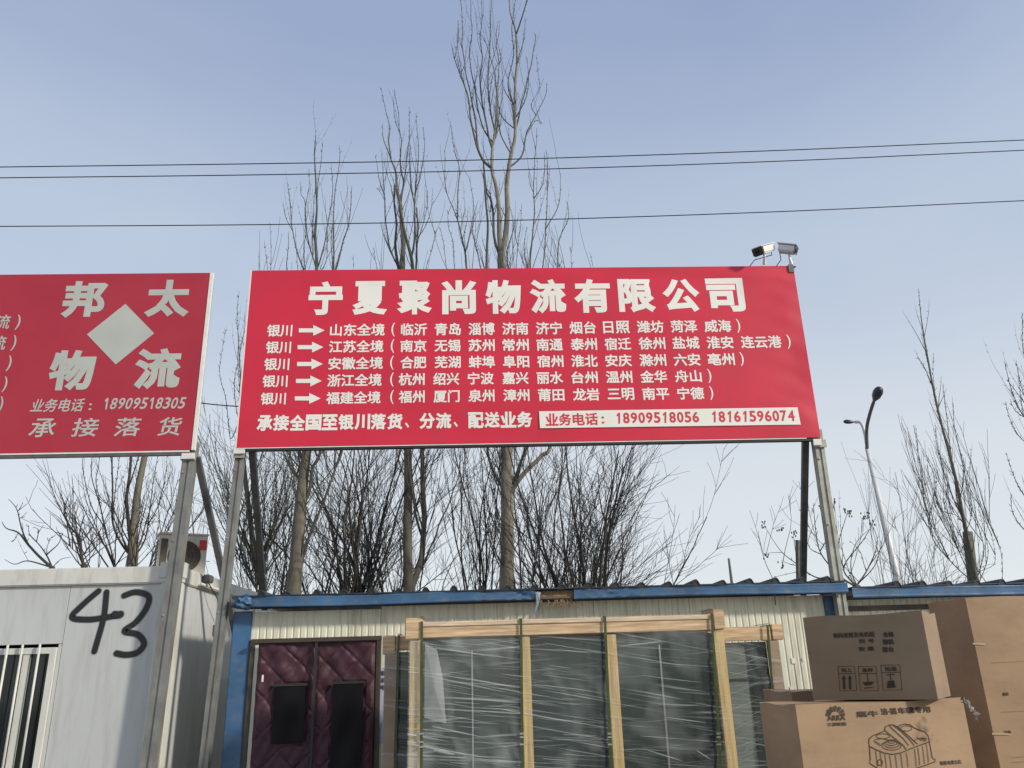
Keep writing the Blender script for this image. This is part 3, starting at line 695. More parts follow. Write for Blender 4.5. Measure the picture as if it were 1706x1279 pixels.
# ------------------------------------------------------------ glass crates
def film_mat():
    m = bpy.data.materials.new('stretch_wrap_film'); m.use_nodes = True; n = m.node_tree; L = n.links
    n.nodes.clear(); o = n.nodes.new('ShaderNodeOutputMaterial')
    tr = n.nodes.new('ShaderNodeBsdfTransparent'); tr.inputs[0].default_value = (.96, .97, .96, 1)
    pb = n.nodes.new('ShaderNodeBsdfPrincipled'); pb.inputs['Base Color'].default_value = (.62, .65, .62, 1); pb.inputs['Roughness'].default_value = .22
    mixs = n.nodes.new('ShaderNodeMixShader'); L.new(tr.outputs[0], mixs.inputs[1]); L.new(pb.outputs[0], mixs.inputs[2]); L.new(mixs.outputs[0], o.inputs[0])
    t = n.nodes.new('ShaderNodeTexCoord')
    def layer(rot, sc3, scale, lo, hi, amt, wrp=.25):
        mp = n.nodes.new('ShaderNodeMapping'); mp.inputs['Rotation'].default_value = (0, rad(rot), 0); L.new(t.outputs['Object'], mp.inputs[0])
        m2 = n.nodes.new('ShaderNodeMapping'); m2.inputs['Scale'].default_value = sc3; L.new(mp.outputs[0], m2.inputs[0])
        ns = n.nodes.new('ShaderNodeTexNoise'); ns.inputs['Scale'].default_value = scale; ns.inputs['Detail'].default_value = 1.5; ns.inputs['Roughness'].default_value = .5
        ns.inputs['Distortion'].default_value = wrp
        L.new(m2.outputs[0], ns.inputs['Vector'])
        mr = n.nodes.new('ShaderNodeMapRange'); mr.inputs[1].default_value = lo; mr.inputs[2].default_value = hi; mr.inputs[4].default_value = amt
        L.new(ns.outputs['Fac'], mr.inputs[0]); return mr.outputs[0], ns.outputs['Fac']
    l1, h1 = layer(-5, (.45, 1, 26), 2.0, .60, .78, .30)
    l2, h2 = layer(-11, (.5, 1, 34), 2.3, .62, .80, .42)
    l3, h3 = layer(3, (.6, 1, 22), 2.6, .62, .82, .24)
    l4, h4 = layer(30, (1.6, 1, 1.2), 1.9, .47, .80, .22, 1)  # broad pale patches: reflections painted into the film
    acc = l1
    for l in (l2, l3, l4):
        mm = n.nodes.new('ShaderNodeMath'); mm.operation = 'ADD'; mm.use_clamp = True; L.new(acc, mm.inputs[0]); L.new(l, mm.inputs[1]); acc = mm.outputs[0]
    ad = n.nodes.new('ShaderNodeMath'); ad.operation = 'ADD'; ad.inputs[1].default_value = .05; ad.use_clamp = True; L.new(acc, ad.inputs[0])
    L.new(ad.outputs[0], mixs.inputs[0])
    hs = n.nodes.new('ShaderNodeMath'); hs.operation = 'ADD'; L.new(h1, hs.inputs[0]); L.new(h4, hs.inputs[1])
    bp = n.nodes.new('ShaderNodeBump'); bp.inputs['Strength'].default_value = .3; bp.inputs['Distance'].default_value = .01
    L.new(hs.outputs[0], bp.inputs['Height']); L.new(bp.outputs[0], pb.inputs['Normal'])
    return m
M['film'] = film_mat()
def film_sheet(x0, x1, z0, z1, Y, amp=.006, nx=80, nz=50, seed=1):
    m = MB(); r = random.Random(seed); ks = [(r.uniform(.3, 1.2), r.uniform(20, 60), r.uniform(0, 6)) for _ in range(5)]
    for j in range(nz+1):
        for i in range(nx+1):
            x = x0+(x1-x0)*i/nx; z = z0+(z1-z0)*j/nz
            m.v.append((x, Y-amp*sum(math.sin(a*x+b*z+c) for a, b, c in ks)/5, z))
    for j in range(nz):
        for i in range(nx): a = j*(nx+1)+i; m.f.append((a, a+1, a+nx+2, a+nx+1))
    return m
def creases(root, Y, spec, seed):          # raised pleats in the film where it is drawn tight
    r = random.Random(seed); mb = MB()
    for (xa, ya, xb, yb, wd_) in spec:
        a = P(xa, ya, Y); b = P(xb, yb, Y); n = 7; c = []
        for i in range(n+1):
            f = i/n; p = a.lerp(b, f); p.z += -.003*math.sin(f*math.pi); c.append(p)
        k0 = len(mb.v)
        for i, p in enumerate(c):
            f = i/n; ww = wd_*(math.sin(math.pi*min(1, f*1.15+.08))**.6 if f < .92 else .15)
            mb.v += [(p.x, p.y, p.z-ww/2), (p.x, p.y-ww*.9, p.z), (p.x, p.y, p.z+ww/2)]
        for i in range(n):
            for kk in (0, 1): mb.f.append((k0+3*i+kk, k0+3*i+3+kk, k0+3*i+4+kk, k0+3*i+1+kk))
    return mb
M['pleat'] = bpy.data.materials.new('film_pleat'); M['pleat'].use_nodes = True
b_ = M['pleat'].node_tree.nodes['Principled BSDF']; b_.inputs['Base Color'].default_value = (.6, .63, .6, 1); b_.inputs['Roughness'].default_value = .25; b_.inputs['Alpha'].default_value = .36

YP = 6.74; ZT = P(950, 1029, YP).z
crate = empty('glass_crate', (.7, YP+.15, 0), 'tall pine crate of dark glass sheets wrapped in streaky film with green straps, in front', 'crate', 'wooden crates of glass sheets')
fx0, fx1 = P(679, 1050, YP).x, P(1203, 1040, YP).x
beam_h = P(950, 1032, YP).z - P(950, 1059, YP).z
zb = ZT-beam_h
xs_px = [(687, 703, 1100), (868, 884, 1100), (1009, 1030, 1100), (1186, 1214, 1100)]
# the top rail is one plank over another
xa_, xb_ = P(703, 1050, YP).x, P(1187, 1050, YP).x; zc_ = zb+(ZT-zb)*.66
MB().box(xa_, xb_, YP-.010, YP+.03, zb, zc_-.0015).build('plank', M['wood'], crate, bevel=.004)
MB().box(xa_, xb_, YP-.016, YP+.03, zc_+.0015, ZT-.004).build('plank', M['wood2'], crate, bevel=.005)
MB().box(fx0+.01, fx1, YP+.032, YP+.36, ZT-.03, ZT).build('plank', M['wood'], crate, bevel=.004)
MB().box(fx0-.02, P(702, 1050, YP).x, YP-.02, YP+.36, zb-.01, ZT+.03).build('end_block', M['wood'], crate, bevel=.008)
MB().box(P(1189, 1050, YP).x, fx1+.02, YP-.02, YP+.36, zb+.0, ZT+.035).build('end_block', M['wood'], crate, bevel=.008)
posts = []
for k, (xa, xb, yy) in enumerate([(682, 704, 1130), (869, 885, 1130), (1013, 1031, 1130), (1196, 1214, 1130)]):
    a = P(xa, yy, YP).x; b = P(xb, yy, YP).x
    MB().box(a, b, YP+.0+.0, YP+.034, .10, zb-.012).build('upright', M['woodv'], crate, bevel=.004); posts.append((a, b))
    MB().box(a, b, YP+.31, YP+.345, .10, zb-.012).build('upright', M['woodv'], crate)
MB().box(fx0, fx1, YP, YP+.35, 0, .099).build('base_beam', M['wood'], crate)
for (a, b) in zip(posts[:-1], posts[1:]):
    for kk in range(3):
        MB().box(a[1]-.05+.0, b[0]+.05, YP+.07+kk*.03, YP+.076+kk*.03, .11, zb-.02-.005*kk).build('glass_pane', M['pane'] if kk == 0 else M['pane_l'], crate)
for (a, b) in zip(posts[:-1], posts[1:]):
    for f in ((.45,) if b is not posts[2] else ()):
        xx = a[1]+(b[0]-a[1])*(f+(.05 if a is posts[0] else 0)); MB().box(xx-.006, xx+.006, YP+.055, YP+.068, .11, zb-.10).build('glazing_bar', M['alu'], crate)
film_sheet(fx0+.01, fx1-.01, .2, zb+.01, YP-.008, seed=2).build('stretch_wrap', M['film'], crate, smooth=True)
film_sheet(posts[0][0], posts[1][0], .2, zb-.02, YP-.022, .009, seed=7).build('stretch_wrap', M['film'], crate, smooth=True)
sp = []; r = random.Random(12)
for k in range(46):
    seg = r.choice([(708, 866), (888, 1006), (1033, 1190), (706, 1190), (708, 866)]); y = r.uniform(1066, 1276); xa = r.uniform(seg[0], seg[0]+(seg[1]-seg[0])*.5); ln = r.uniform(35, 130)
    xb = min(seg[1], xa+ln); slp = (.13 if y < 1130 else .16 if y < 1160 else .05)*r.uniform(.4, 1.4)
    sp.append((xa, y, xb, y+(xb-xa)*slp, r.uniform(.003, .008)))
sp += [(725, 1080, 866, 1098, .012), (708, 1125, 866, 1157, .013), (720, 1210, 826, 1232, .014), (890, 1140, 1004, 1152, .010), (1080, 1250, 1150, 1271, .012), (1035, 1076, 1120, 1066, .014), (722, 1250, 766, 1258, .03), (1160, 1250, 1190, 1268, .014), (1110, 1195, 1190, 1205, .012)]
creases(crate, YP-.03, sp, 3).build('film_pleats', M['pleat'], crate, smooth=True, kind='stuff')
# the loose triangular fold of film by the left upright
mb = MB(); q = [P(*p, YP-.04) for p in ((708, 1072), (728, 1082), (738, 1130), (743, 1205), (722, 1200), (707, 1195))]
c0 = sum((v for v in q), Vector())/6; mb.add([c0+Vector((0, -.02, 0))]+q, [(0, i+1, (i+1) % 6+1) for i in range(6)])
mb.build('film_fold', M['pleat'], crate)
for k, (xt, yt, xb, yb) in enumerate([(702.5, 1036, 702, 1279), (868, 1034, 870, 1279), (1008, 1032, 1018, 1279), (1186, 1026, 1200, 1279)]):
    a = P(xt, yt, YP-.03); b = P(xb, yb, YP-.03); dd = (b-a)*((a.z-.0)/(a.z-b.z))
    st = MB().beam((a.x, YP-.028, ZT+.002), (a.x+dd.x*.9, YP-.028, .02), .021, .002).build('strap', M['strap'], crate)
    MB().box(a.x-.0105, a.x+.0105, YP-.03, YP+.36, ZT+.036 if k in (0, 3) else ZT+.001, ZT+.039 if k in (0, 3) else ZT+.004).build('strap', M['strap'], crate)
    for yy in (1222, 1228, 1240) if k else (1222, 1236, 1244):
        q = P(xt+(xb-xt)*(yy-yt)/(yb-yt), yy, YP-.034); MB().box(q.x-.016, q.x+.016, YP-.036, YP-.031, q.z-.006, q.z+.006).build('strap_clip', M['clip'], crate)

YQ = 7.12; ZQ = P(1250, 1043, YQ).z
cr2 = empty('glass_crate', (.9, YQ+.15, 0), 'second wrapped glass crate standing behind the front one, lower and sticking out at both ends', 'crate', 'wooden crates of glass sheets')
q0, q1 = P(638, 1060, YQ).x, P(1304, 1050, YQ).x
bh = P(1260, 1042, YQ).z-P(1260, 1066, YQ).z
MB().box(P(660, 1060, YQ).x, P(1284, 1050, YQ).x, YQ, YQ+.05, ZQ-bh, ZQ-.004).build('plank', M['wood'], cr2, bevel=.004)
MB().box(q0, q1, YQ+.052, YQ+.32, ZQ-.03, ZQ-.001).build('plank', M['wood'], cr2)
MB().box(P(1285, 1050, YQ).x, q1, YQ-.01, YQ+.32, ZQ-bh, ZQ+.012).build('end_block', M['wood'], cr2, bevel=.006)
MB().box(q0, P(659, 1060, YQ).x, YQ-.01, YQ+.32, ZQ-bh-.03, ZQ+.005).build('end_block', M['wood'], cr2, bevel=.006)
a, b = P(640, 1130, YQ).x, P(662, 1130, YQ).x
MB().box(a, b, YQ-.004, YQ+.06, .1, ZQ-bh-.032).build('edge_guard', M['cardtape'], cr2, bevel=.004)
a2, b2 = P(1287, 1130, YQ).x, P(1304, 1130, YQ).x
MB().box(a2, b2, YQ, YQ+.05, .1, ZQ-bh-.002).build('upright', M['cardtape'], cr2, bevel=.004)
MB().box(q0, q1, YQ, YQ+.32, 0, .099).build('base_beam', M['wood'], cr2)
MB().box(b+.0, .3, YQ+.06, YQ+.066, .11, ZQ-bh-.01).build('glass_pane', M['pane'], cr2)
g1 = P(1250, 1120, YQ).x
MB().box(.9, g1, YQ+.06, YQ+.066, .11, ZQ-bh-.01).build('glass_pane', M['pane_l'], cr2)
MB().box(g1, a2, YQ+.055, YQ+.061, .11, ZQ-bh-.01).build('glass_pane', M['pane'], cr2)
MB().box(1.8, g1, YQ+.045, YQ+.055, P(1230, 1131, YQ).z-.012, P(1230, 1131, YQ).z+.002).build('glazing_bar', M['black'], cr2)
film_sheet(q0+.01, q1-.01, .2, ZQ-bh, YQ-.02, .008, seed=11).build('stretch_wrap', M['film'], cr2, smooth=True)
sp = []
for k in range(22):
    y = r.uniform(1075, 1270); xa = r.uniform(1214, 1240); sp.append((xa, y+12, r.uniform(1260, 1288), y-8, r.uniform(.003, .008)))
for k in range(12): y = r.uniform(1200, 1275); sp.append((664, y, 684, y+2, .004))
creases(cr2, YQ-.03, sp, 5).build('film_pleats', M['pleat'], cr2, kind='stuff')
for (xt, xb) in ((664.5, 657.5), (1280, 1296)):
    a = P(xt, 1052, YQ-.03); b = P(xb, 1279, YQ-.03); dd = (b-a)*(a.z/(a.z-b.z))
    MB().beam((a.x, YQ-.03, ZQ+.006), (a.x+dd.x*.9, YQ-.03, .02), .02, .002).build('strap', M['strap'], cr2)
    MB().box(a.x-.01, a.x+.01, YQ-.03, YQ+.33, ZQ+.014, ZQ+.017).build('strap', M['strap'], cr2)

# ------------------------------------------------------------ cartons
def carton(name, corner, ang, wdt, dep, z0, z1, material, label, group='cardboard cartons at the right', near='left', jit=.009, flap=True):
    """corner: the front corner (left or right) in plan; ang: direction of the front edge"""
    a = rad(ang); u = Vector((math.cos(a), math.sin(a), 0)); v = Vector((-math.sin(a), math.cos(a), 0))
    o = Vector((corner.x, corner.y, 0)); 
    if near == 'right': o = o-u*wdt
    root = empty(name, (o+u*wdt/2+v*dep/2)+Vector((0, 0, z0)), label, 'box', group)
    rnd = random.Random(len(label)); N = 14
    def face(p, q, n_, nm):          # slightly bowed board between plan points p and q
        m = MB(); t = (q-p)
        for j in range(N+1):
            for i in range(N+1):
                f, g_ = i/N, j/N; b = jit*math.sin(math.pi*f)*math.sin(math.pi*g_)*2+jit*.5*math.sin(9*f+5*g_+ang)*math.sin(math.pi*f)*math.sin(math.pi*g_)
                w_ = p+t*f+n_*b; m.v.append((w_.x, w_.y, z0+(z1-z0)*g_+jit*.5*math.sin(8*f)*(g_ == 1)))
        for j in range(N):
            for i in range(N): a_ = j*(N+1)+i; m.f.append((a_, a_+1, a_+N+2, a_+N+1))
        return m.build(nm, material, root, smooth=True)
    c00, c10, c11, c01 = o, o+u*wdt, o+u*wdt+v*dep, o+v*dep
    face(c00, c10, -v, 'side_board'); face(c10, c11, u, 'side_board'); face(c11, c01, v, 'side_board'); face(c01, c00, -u, 'side_board')
    mid = .004
    MB().add([Vector((p.x, p.y, z1-.004)) for p in (c00, c10, (c10+c11)/2-v*mid, (c00+c01)/2-v*mid)], [(0, 1, 2, 3)]).build('flap', material, root)
    MB().add([Vector((p.x, p.y, z1-.003)) for p in ((c00+c01)/2+v*mid, (c10+c11)/2+v*mid, c11, c01)], [(0, 1, 2, 3)]).build('flap', material, root)
    MB().add([Vector((p.x, p.y, z0+.002)) for p in (c00, c10, c11, c01)], [(3, 2, 1, 0)]).build('bottom', material, root)
    def plane(s, z, d):              # s along the front, proud by d
        f = max(0, min(1, s/wdt)); g_ = max(0, min(1, (z-z0)/(z1-z0)))
        b = jit*math.sin(math.pi*f)*math.sin(math.pi*g_)*2+jit*.5*math.sin(9*f+5*g_+ang)*math.sin(math.pi*f)*math.sin(math.pi*g_)
        return o+u*s-v*(d+b+.001)+Vector((0, 0, z))
    def to_face(x, y):               # photo point -> (s, z) on the front board
        h = hit(x, y, o, (u.x, u.y)); return (h-o).dot(u), h.z
    return root, plane, to_face, (o, u, v)

def card_text(mb, pf, tf, txt, x0, x1, y0, y1, bold=.02):
    a = tf(x0, (y0+y1)/2); b = tf(x1, (y0+y1)/2); t = tf((x0+x1)/2, y0); bt = tf((x0+x1)/2, y1)
    lettering(mb, txt, (a[0]+b[0])/2, (t[1]+bt[1])/2, b[0]-a[0], t[1]-bt[1], pf, bold)

def fit_depth(c, ang, px):
    d = .2; v = Vector((-math.sin(rad(ang)), math.cos(rad(ang)), 0)); side = proj(c+v*3)[0] < px
    while d < 1.2 and proj(c+v*d)[0] > px: d += .005
    print('depth', px, round(d, 3)); return d
# lower carton (battery picture)
lc = P(1325, 1175, 4.20); Zl = lc.z
ang = 11
uu = (math.cos(rad(ang)), math.sin(rad(ang)))
wl_ = (hit(1603, 1161, lc, uu)-lc).dot(Vector((*uu, 0)))
dl_ = fit_depth(lc, ang, 1266)
low, lp, lf, _ = carton('cardboard_box', lc, ang, wl_, dl_, Zl-.62, Zl, M['card'], 'tan cardboard box printed with a large line drawing, under the smaller dull box')
mb = MB()
# sunburst emblem
ex, ey = 1391, 1186
for k in range(7):
    a_ = math.pi*(k+.0)/6; ca, sa = math.cos(a_), math.sin(a_)
    pts = [lf(ex+ca*7-sa*1.0, ey+4-sa*5-ca*1.0), lf(ex+ca*15-sa*3, ey+4-sa*13-ca*3), lf(ex+ca*16, ey+4-sa*15), lf(ex+ca*15+sa*3, ey+4-sa*13+ca*3), lf(ex+ca*7+sa*1.0, ey+4-sa*5+ca*1.0)]
    poly_on(mb, pts, lp, .002)
mb.build('emblem', M['cardink'], low)
mb = MB()
card_text(mb, lp, lf, 'ARRA', 1377, 1407, 1191, 1200, .02)
mb.build('carton_lettering', M['cardink'], low); mb = MB()
card_text(mb, lp, lf, '三源新能', 1377, 1409, 1203, 1209, .03)
mb.build('carton_lettering', M['cardink'], low); mb = MB()
card_text(mb, lp, lf, '瓶牛', 1425, 1462, 1184, 1194, .03)
mb.build('carton_lettering', M['cardink'], low); mb = MB()
card_text(mb, lp, lf, '洁·福', 1466, 1492, 1179, 1190, .03)
mb.build('carton_lettering', M['cardink'], low); mb = MB()
card_text(mb, lp, lf, '车载专用', 1494, 1549, 1177, 1188, .03)
mb.build('carton_lettering', M['cardink'], low); mb = MB()
card_text(mb, lp, lf, '智能电源主机', 1562, 1600, 1266, 1273, .025)
mb.build('carton_lettering', M['cardink'], low)
mb = MB()
for k in range(2):
    x_ = 1480+k*9
    pts_ = [lf(x_, 1171), lf(x_+8, 1171), lf(x_+9, 1198), lf(x_+1, 1198)]
# line drawing (coordinates from an enlargement of the carton: 4.42x, origin 1320,990)
dm = MB()
def ln(pts, wd_=.0042, d=.0016, closed=False):
    pts = [lf(1320+x/4.42, 990+y/4.42) for x, y in pts]
    stroke_on(dm, pts, wd_, lp, d)
ln([(552, 1090), (556, 1060), (580, 1040), (640, 1015), (668, 1000), (672, 975), (700, 960), (730, 958), (765, 975), (780, 962), (815, 952), (855, 958), (890, 985), (930, 1000), (965, 1012), (988, 1040), (995, 1085)])
ln([(552, 1090), (556, 1115), (600, 1140), (660, 1165), (720, 1175), (780, 1165), (860, 1130), (930, 1105), (995, 1085)])
ln([(700, 960), (720, 985), (800, 1060), (840, 1110)]); ln([(668, 1000), (740, 1060), (800, 1110), (820, 1140)]); ln([(730, 958), (790, 1010), (850, 1070), (880, 1110)]); ln([(765, 975), (840, 1040), (905, 1100)])
ln([(556, 1115), (562, 1215), (556, 1240), (610, 1277)]); ln([(995, 1085), (1012, 1200), (1035, 1215), (1032, 1230), (940, 1262), (880, 1280)])
for x, ya, yb in ((600, 1150, 1270), (632, 1160, 1270), (665, 1175, 1277), (700, 1180, 1277), (740, 1180, 1277), (780, 1172, 1277), (820, 1160, 1270), (880, 1135, 1262), (905, 1125, 1255), (940, 1112, 1245), (970, 1100, 1235)):
    ln([(x, ya), (x+8, (ya+yb)/2), (x+14, yb)], .0032)
for k in range(4):
    pts = []
    for i in range(17):
        a_ = 2*math.pi*i/16; pts.append((715+math.cos(a_)*(70-k*14), 1110-k*10+math.sin(a_)*(34-k*7)))
    ln(pts, .0030)
pts = [(655+math.cos(2*math.pi*i/14)*48, 1042+math.sin(2*math.pi*i/14)*18) for i in range(15)]; ln(pts, .003)
pts = [(825+math.cos(2*math.pi*i/14)*42, 985+math.sin(2*math.pi*i/14)*20) for i in range(15)]; ln(pts, .003)
pts = [(632+math.cos(2*math.pi*i/12)*18, 1235+math.sin(2*math.pi*i/12)*22) for i in range(13)]; ln(pts, .004)
for k in range(6): ln([(590+k*8, 1070+k*5), (596+k*8, 1090+k*5)], .003); ln([(900+k*12, 1050+(k % 3)*9), (925+k*9, 1062+(k % 2)*14)], .003)
ln([(600, 1065), (650, 1060), (700, 1072)], .003); ln([(870, 1075), (930, 1055), (975, 1060)], .003)
dm.build('line_drawing', M['cardink'], low)

# upper carton
a2_ = -37
un = (math.cos(rad(a2_)), math.sin(rad(a2_)))
rc = P(1535, 1018, 4.24)
lcn = hit(1337, 1026, rc, un); wu = (rc-lcn).dot(Vector((*un, 0)))
upb, up_, uf, ub_ = carton('cardboard_box', rc, a2_, wu, .42, Zl+.004, rc.z, M['card2'], 'smaller dull brown carton with three handling symbols, stacked on the tan one', near='right')
mb = MB()
card_text(mb, up_, uf, '数码变频发电机组', 1389, 1458, 1053, 1062, .03)
mb.build('carton_lettering', M['cardink'], upb); mb = MB()
card_text(mb, up_, uf, '型 号', 1432, 1458, 1064, 1071, .02); mb.build('carton_lettering', M['cardink'], upb); mb = MB()
card_text(mb, up_, uf, '数 量', 1432, 1458, 1077, 1084, .02)
mb.build('carton_lettering', M['cardink'], upb); mb = MB()
for k, t_ in enumerate(('合格', '整机', '壹台')): card_text(mb, up_, uf, t_, 1471, 1490, 1052+k*12.5, 1061+k*12.5, .04)
mb.build('carton_lettering', M['cardink'], upb)
mb = MB()
def uline(pts, w_=.003): stroke_on(mb, [uf(*p) for p in pts], w_, up_, .002)
for (x0, x1, y0, y1, t_) in ((1397, 1425, 1110, 1150, '向上'), (1431, 1461, 1110, 1150, '易碎'), (1469, 1500, 1108, 1149, '怕湿')):
    sh = 3
    uline([(x0, y0), (x1, y0-.5), (x1+sh, y1), (x0+sh, y1+.5), (x0, y0)], .0028); uline([(x0+1, y0+12), (x1+1, y0+11.5)], .0028)
    card_text(mb, up_, uf, t_, x0+6, x1-5, y0+2.5, y0+9.5, .03)
for xx in (1407, 1417):
    uline([(xx, 1148), (xx-.5, 1130)], .012); poly_on(mb, [uf(xx-4, 1131), uf(xx-.5, 1124), uf(xx+3.5, 1131)][::-1], up_, .002)
uline([(1446, 1122), (1447, 1136)], .004); poly_on(mb, [uf(1437, 1136), uf(1458, 1135), uf(1452, 1141), uf(1442, 1142)][::-1], up_, .002); uline([(1440, 1146), (1456, 1145)], .004)
uline([(1484, 1122), (1485, 1132)], .005); poly_on(mb, [uf(1478, 1146), uf(1480, 1134), uf(1490, 1133), uf(1493, 1145)][::-1], up_, .002); uline([(1478, 1124), (1492, 1123)], .004)
mb.build('handling_symbols', M['cardink'], upb)

# tall carton at the right edge
bc = P(1608, 996, 4.85)
bb, bp_, bf, _ = carton('cardboard_box', bc, 2, 1.1, fit_depth(bc, 2, 1546), 0, bc.z, M['card'], 'tallest tan carton with tape ends, cut by the right edge of the photo', jit=.010)
mb = MB()
for y_, x0, x1 in ((1072, 1620, 1640), (1222, 1652, 1682)):
    a_ = bf(x0, y_); b2_ = bf(x1, y_+1); stroke_on(mb, [a_, b2_], .010, bp_, .003)
mb.build('tape_end', M['tape'], bb)
mb = MB()
for y_ in (1104, 1186, 1262, 1270):
    a_ = bf(1630+(y_-1000)*.2, y_); b2_ = bf(1720, y_-3); cm_ = MB(); stroke_on(cm_, [a_, b2_], .0022, bp_, .0012); cm_.build('crease', M['card2'], bb)
mb = MB(); card_text(mb, bp_, bf, '易碎', 1669, 1679, 1153, 1159, .03); mb.build('carton_lettering', M['cardink'], bb); mb = MB(); card_text(mb, bp_, bf, '正面', 1672, 1683, 1217, 1222, .03)
mb.build('carton_lettering', M['cardink'], bb)
# dark carton seen behind, under the upper one, and the carton that carries the stack
kc = P(1318, 1153, 5.0)
carton('cardboard_box', kc, 0, .62, .5, .9, kc.z, M['card2'], 'dark carton mostly hidden behind the two stacked boxes')
carton('cardboard_box', Vector((kc.x-.02, kc.y-.02, 0)), 0, .66, .55, 0, .9, M['card2'], 'carton under the hidden dark one')
carton('cardboard_box', Vector((lc.x-.03, lc.y-.0, 0)), ang, wl_+.05, dl_+.02, 0, Zl-.622, M['card'], 'carton at the bottom of the stack under the tan box')

# scrap of torn film at the carton corner
sc_ = MB(); r = random.Random(3); q = P(1612, 1166, 4.12)
for k in range(26):
    c = P(1604+k*1.0+r.uniform(-3, 3), 1163+k*1.3+r.uniform(-5, 5), 4.20+r.uniform(-.03, .04)); s_ = r.uniform(.006, .02)
    v = [c+Vector((r.uniform(-s_, s_), r.uniform(-s_, s_), r.uniform(-s_, s_))) for _ in range(4)]; sc_.add(v, [(0, 1, 2), (0, 2, 3)])
sc_.build('torn_film', M['pleat'], tag(sc_.build('plastic_scrap', mat('dirty_film', (.25, .24, .2), .3, .5, 40), None), 'crumpled scrap of dirty film caught on the corner of the tan box', 'scrap')) if False else \
    tag(sc_.build('plastic_scrap', mat('dirty_film', (.22, .21, .17), .25, .7, 60), None), 'crumpled scrap of dirty film caught on the corner of the tan box', 'scrap')

# ------------------------------------------------------------ air conditioner on the container roof
q = P(268, 943, 9.0)
ac = empty('air_conditioner', (q.x+.25, 9.1, WZ-.03), 'old white air conditioner outdoor unit standing on the white container roof', 'air conditioner')
Rm = Matrix.Translation(Vector((P(262, 930, 8.95).x, 8.95, WZ-.02))) @ Matrix.Rotation(rad(27), 4, 'Z')
aw, ad_, ah = .50, .27, P(262, 889, 8.95).z-(WZ-.02)
MB().box(.0, aw, 0, ad_, 0.03, ah, Rm).build('casing', M['acwhite'], ac, bevel=.012)
MB().box(-.012, aw+.012, -.012, ad_+.012, ah-.0, ah+.02, Rm).build('lid', M['acwhite'], ac, bevel=.006)
MB().box(.02, .09, -.006, .0, .07, ah-.05, Rm).build('fin_panel', M['acdark'], ac)
for k in range(9):
    z = .09+k*(ah-.17)/8
    MB().box(-.008, -.001, .04, ad_-.05, z, z+.018, Rm).build('louvre', M['acdark'], ac)
mb = MB(); c = Vector((.27, -.012, ah*.5))
for rr_ in (.05, .09, .13, .165):
    mb.tube([Rm @ (c+Vector((math.cos(t_)*rr_, 0, math.sin(t_)*rr_))) for t_ in [2*math.pi*i/28 for i in range(29)]], .004, 5)
mb.build('fan_grille', M['acdark'], ac)
bmx = MB(); n0 = [Rm @ (c+Vector((math.cos(2*math.pi*i/28)*.17, .006, math.sin(2*math.pi*i/28)*.17))) for i in range(28)]
bmx.add(n0, [tuple(range(28))]); bmx.build('fan_opening', M['acdark'], ac)
MB().box(aw-.085, aw-.01, -.008, -.001, ah-.16, ah-.05, Rm).build('badge', M['badge'], ac)
for xx in (.06, aw-.1): MB().box(xx, xx+.04, -.02, ad_+.02, 0, .03, Rm).build('foot', M['steel_d'], ac)
mb = MB()
for k, (xx, yt) in enumerate(((338, 868), (344, 880))):
    a = P(xx, yt, 10.5); mb.tube([(a.x, 10.5, WZ-.06), (a.x+.02, 10.5, a.z)], [.008, .005], 6)
a, b = P(322, 935, 10.5), P(350, 935, 10.5); mb.tube([a, b], .005, 5)
tag(mb.build('roof_antenna', M['alu']), 'thin pale pipe stand on the white container roof beside the air conditioner', 'antenna')

# ------------------------------------------------------------ security cameras on the big sign
def cctv(px_lens, px_back, foot, hous, dark_front, label):
    a = P(*px_lens[:2], px_lens[2]); b = P(*px_back[:2], px_back[2]); f = P(*foot, 8.03); f.z = Z1+.003
    root = empty('security_camera', f, label, 'camera', 'security cameras on the big banner board')
    ax = (b-a).normalized()
    MB().beam(a, b, .105, .085, side=Vector((ax.y, -ax.x, 0))).build('housing', hous, root, bevel=.014)
    MB().beam(a-ax*.03+Vector((0, 0, .054)), b+Vector((0, 0, .054)), .125, .008, side=Vector((ax.y, -ax.x, 0))).build('sunshade', hous, root, bevel=.002)
    MB().beam(a-ax*.006, a-ax*.0005, .098, .078, side=Vector((ax.y, -ax.x, 0))).build('lens_window', M['glass_dark'], root)
    MB().tube([a-ax*.012, a-ax*.004], .026, 14).build('lens', M['black'], root, smooth=True)
    if dark_front: MB().beam(a-ax*.012, a+ax*.055, .120, .100, side=Vector((ax.y, -ax.x, 0))).build('front_hood', M['black'], root, bevel=.012)
    m = a.lerp(b, .45)-Vector((0, 0, .045))
    MB().tube([m, m-Vector((0, -.0, .04)), (m.x+.01, f.y, f.z+.05), (m.x+.01, f.y, f.z)], [.014, .012, .02, .026], 8).build('bracket', M['camgrey'], root, smooth=True)
    MB().box(m.x-.035, m.x+.055, f.y-.03, f.y+.03, f.z-.004, f.z+.012).build('base_plate', M['camgrey'], root)
    e_ = b if dark_front else b
    MB().tube([b-Vector((0, 0, .02)), b+Vector((0.0, 0, -.09)), Vector((m.x-.10, f.y, f.z+.09)), Vector((m.x-.17, f.y, f.z+.005))], .005, 5).build('cable', M['cable'], root)
    return root
cctv((1262, 419, 7.86), (1284, 413, 8.12), (1272, 441), M['camwhite'], True, 'white security camera with its dark lens pointing left, on top of the big banner board')
cctv((1326, 417, 7.98), (1298, 414, 8.08), (1306, 441), M['camgrey'], False, 'silver grey security camera pointing right, near the top right corner of the big banner board')

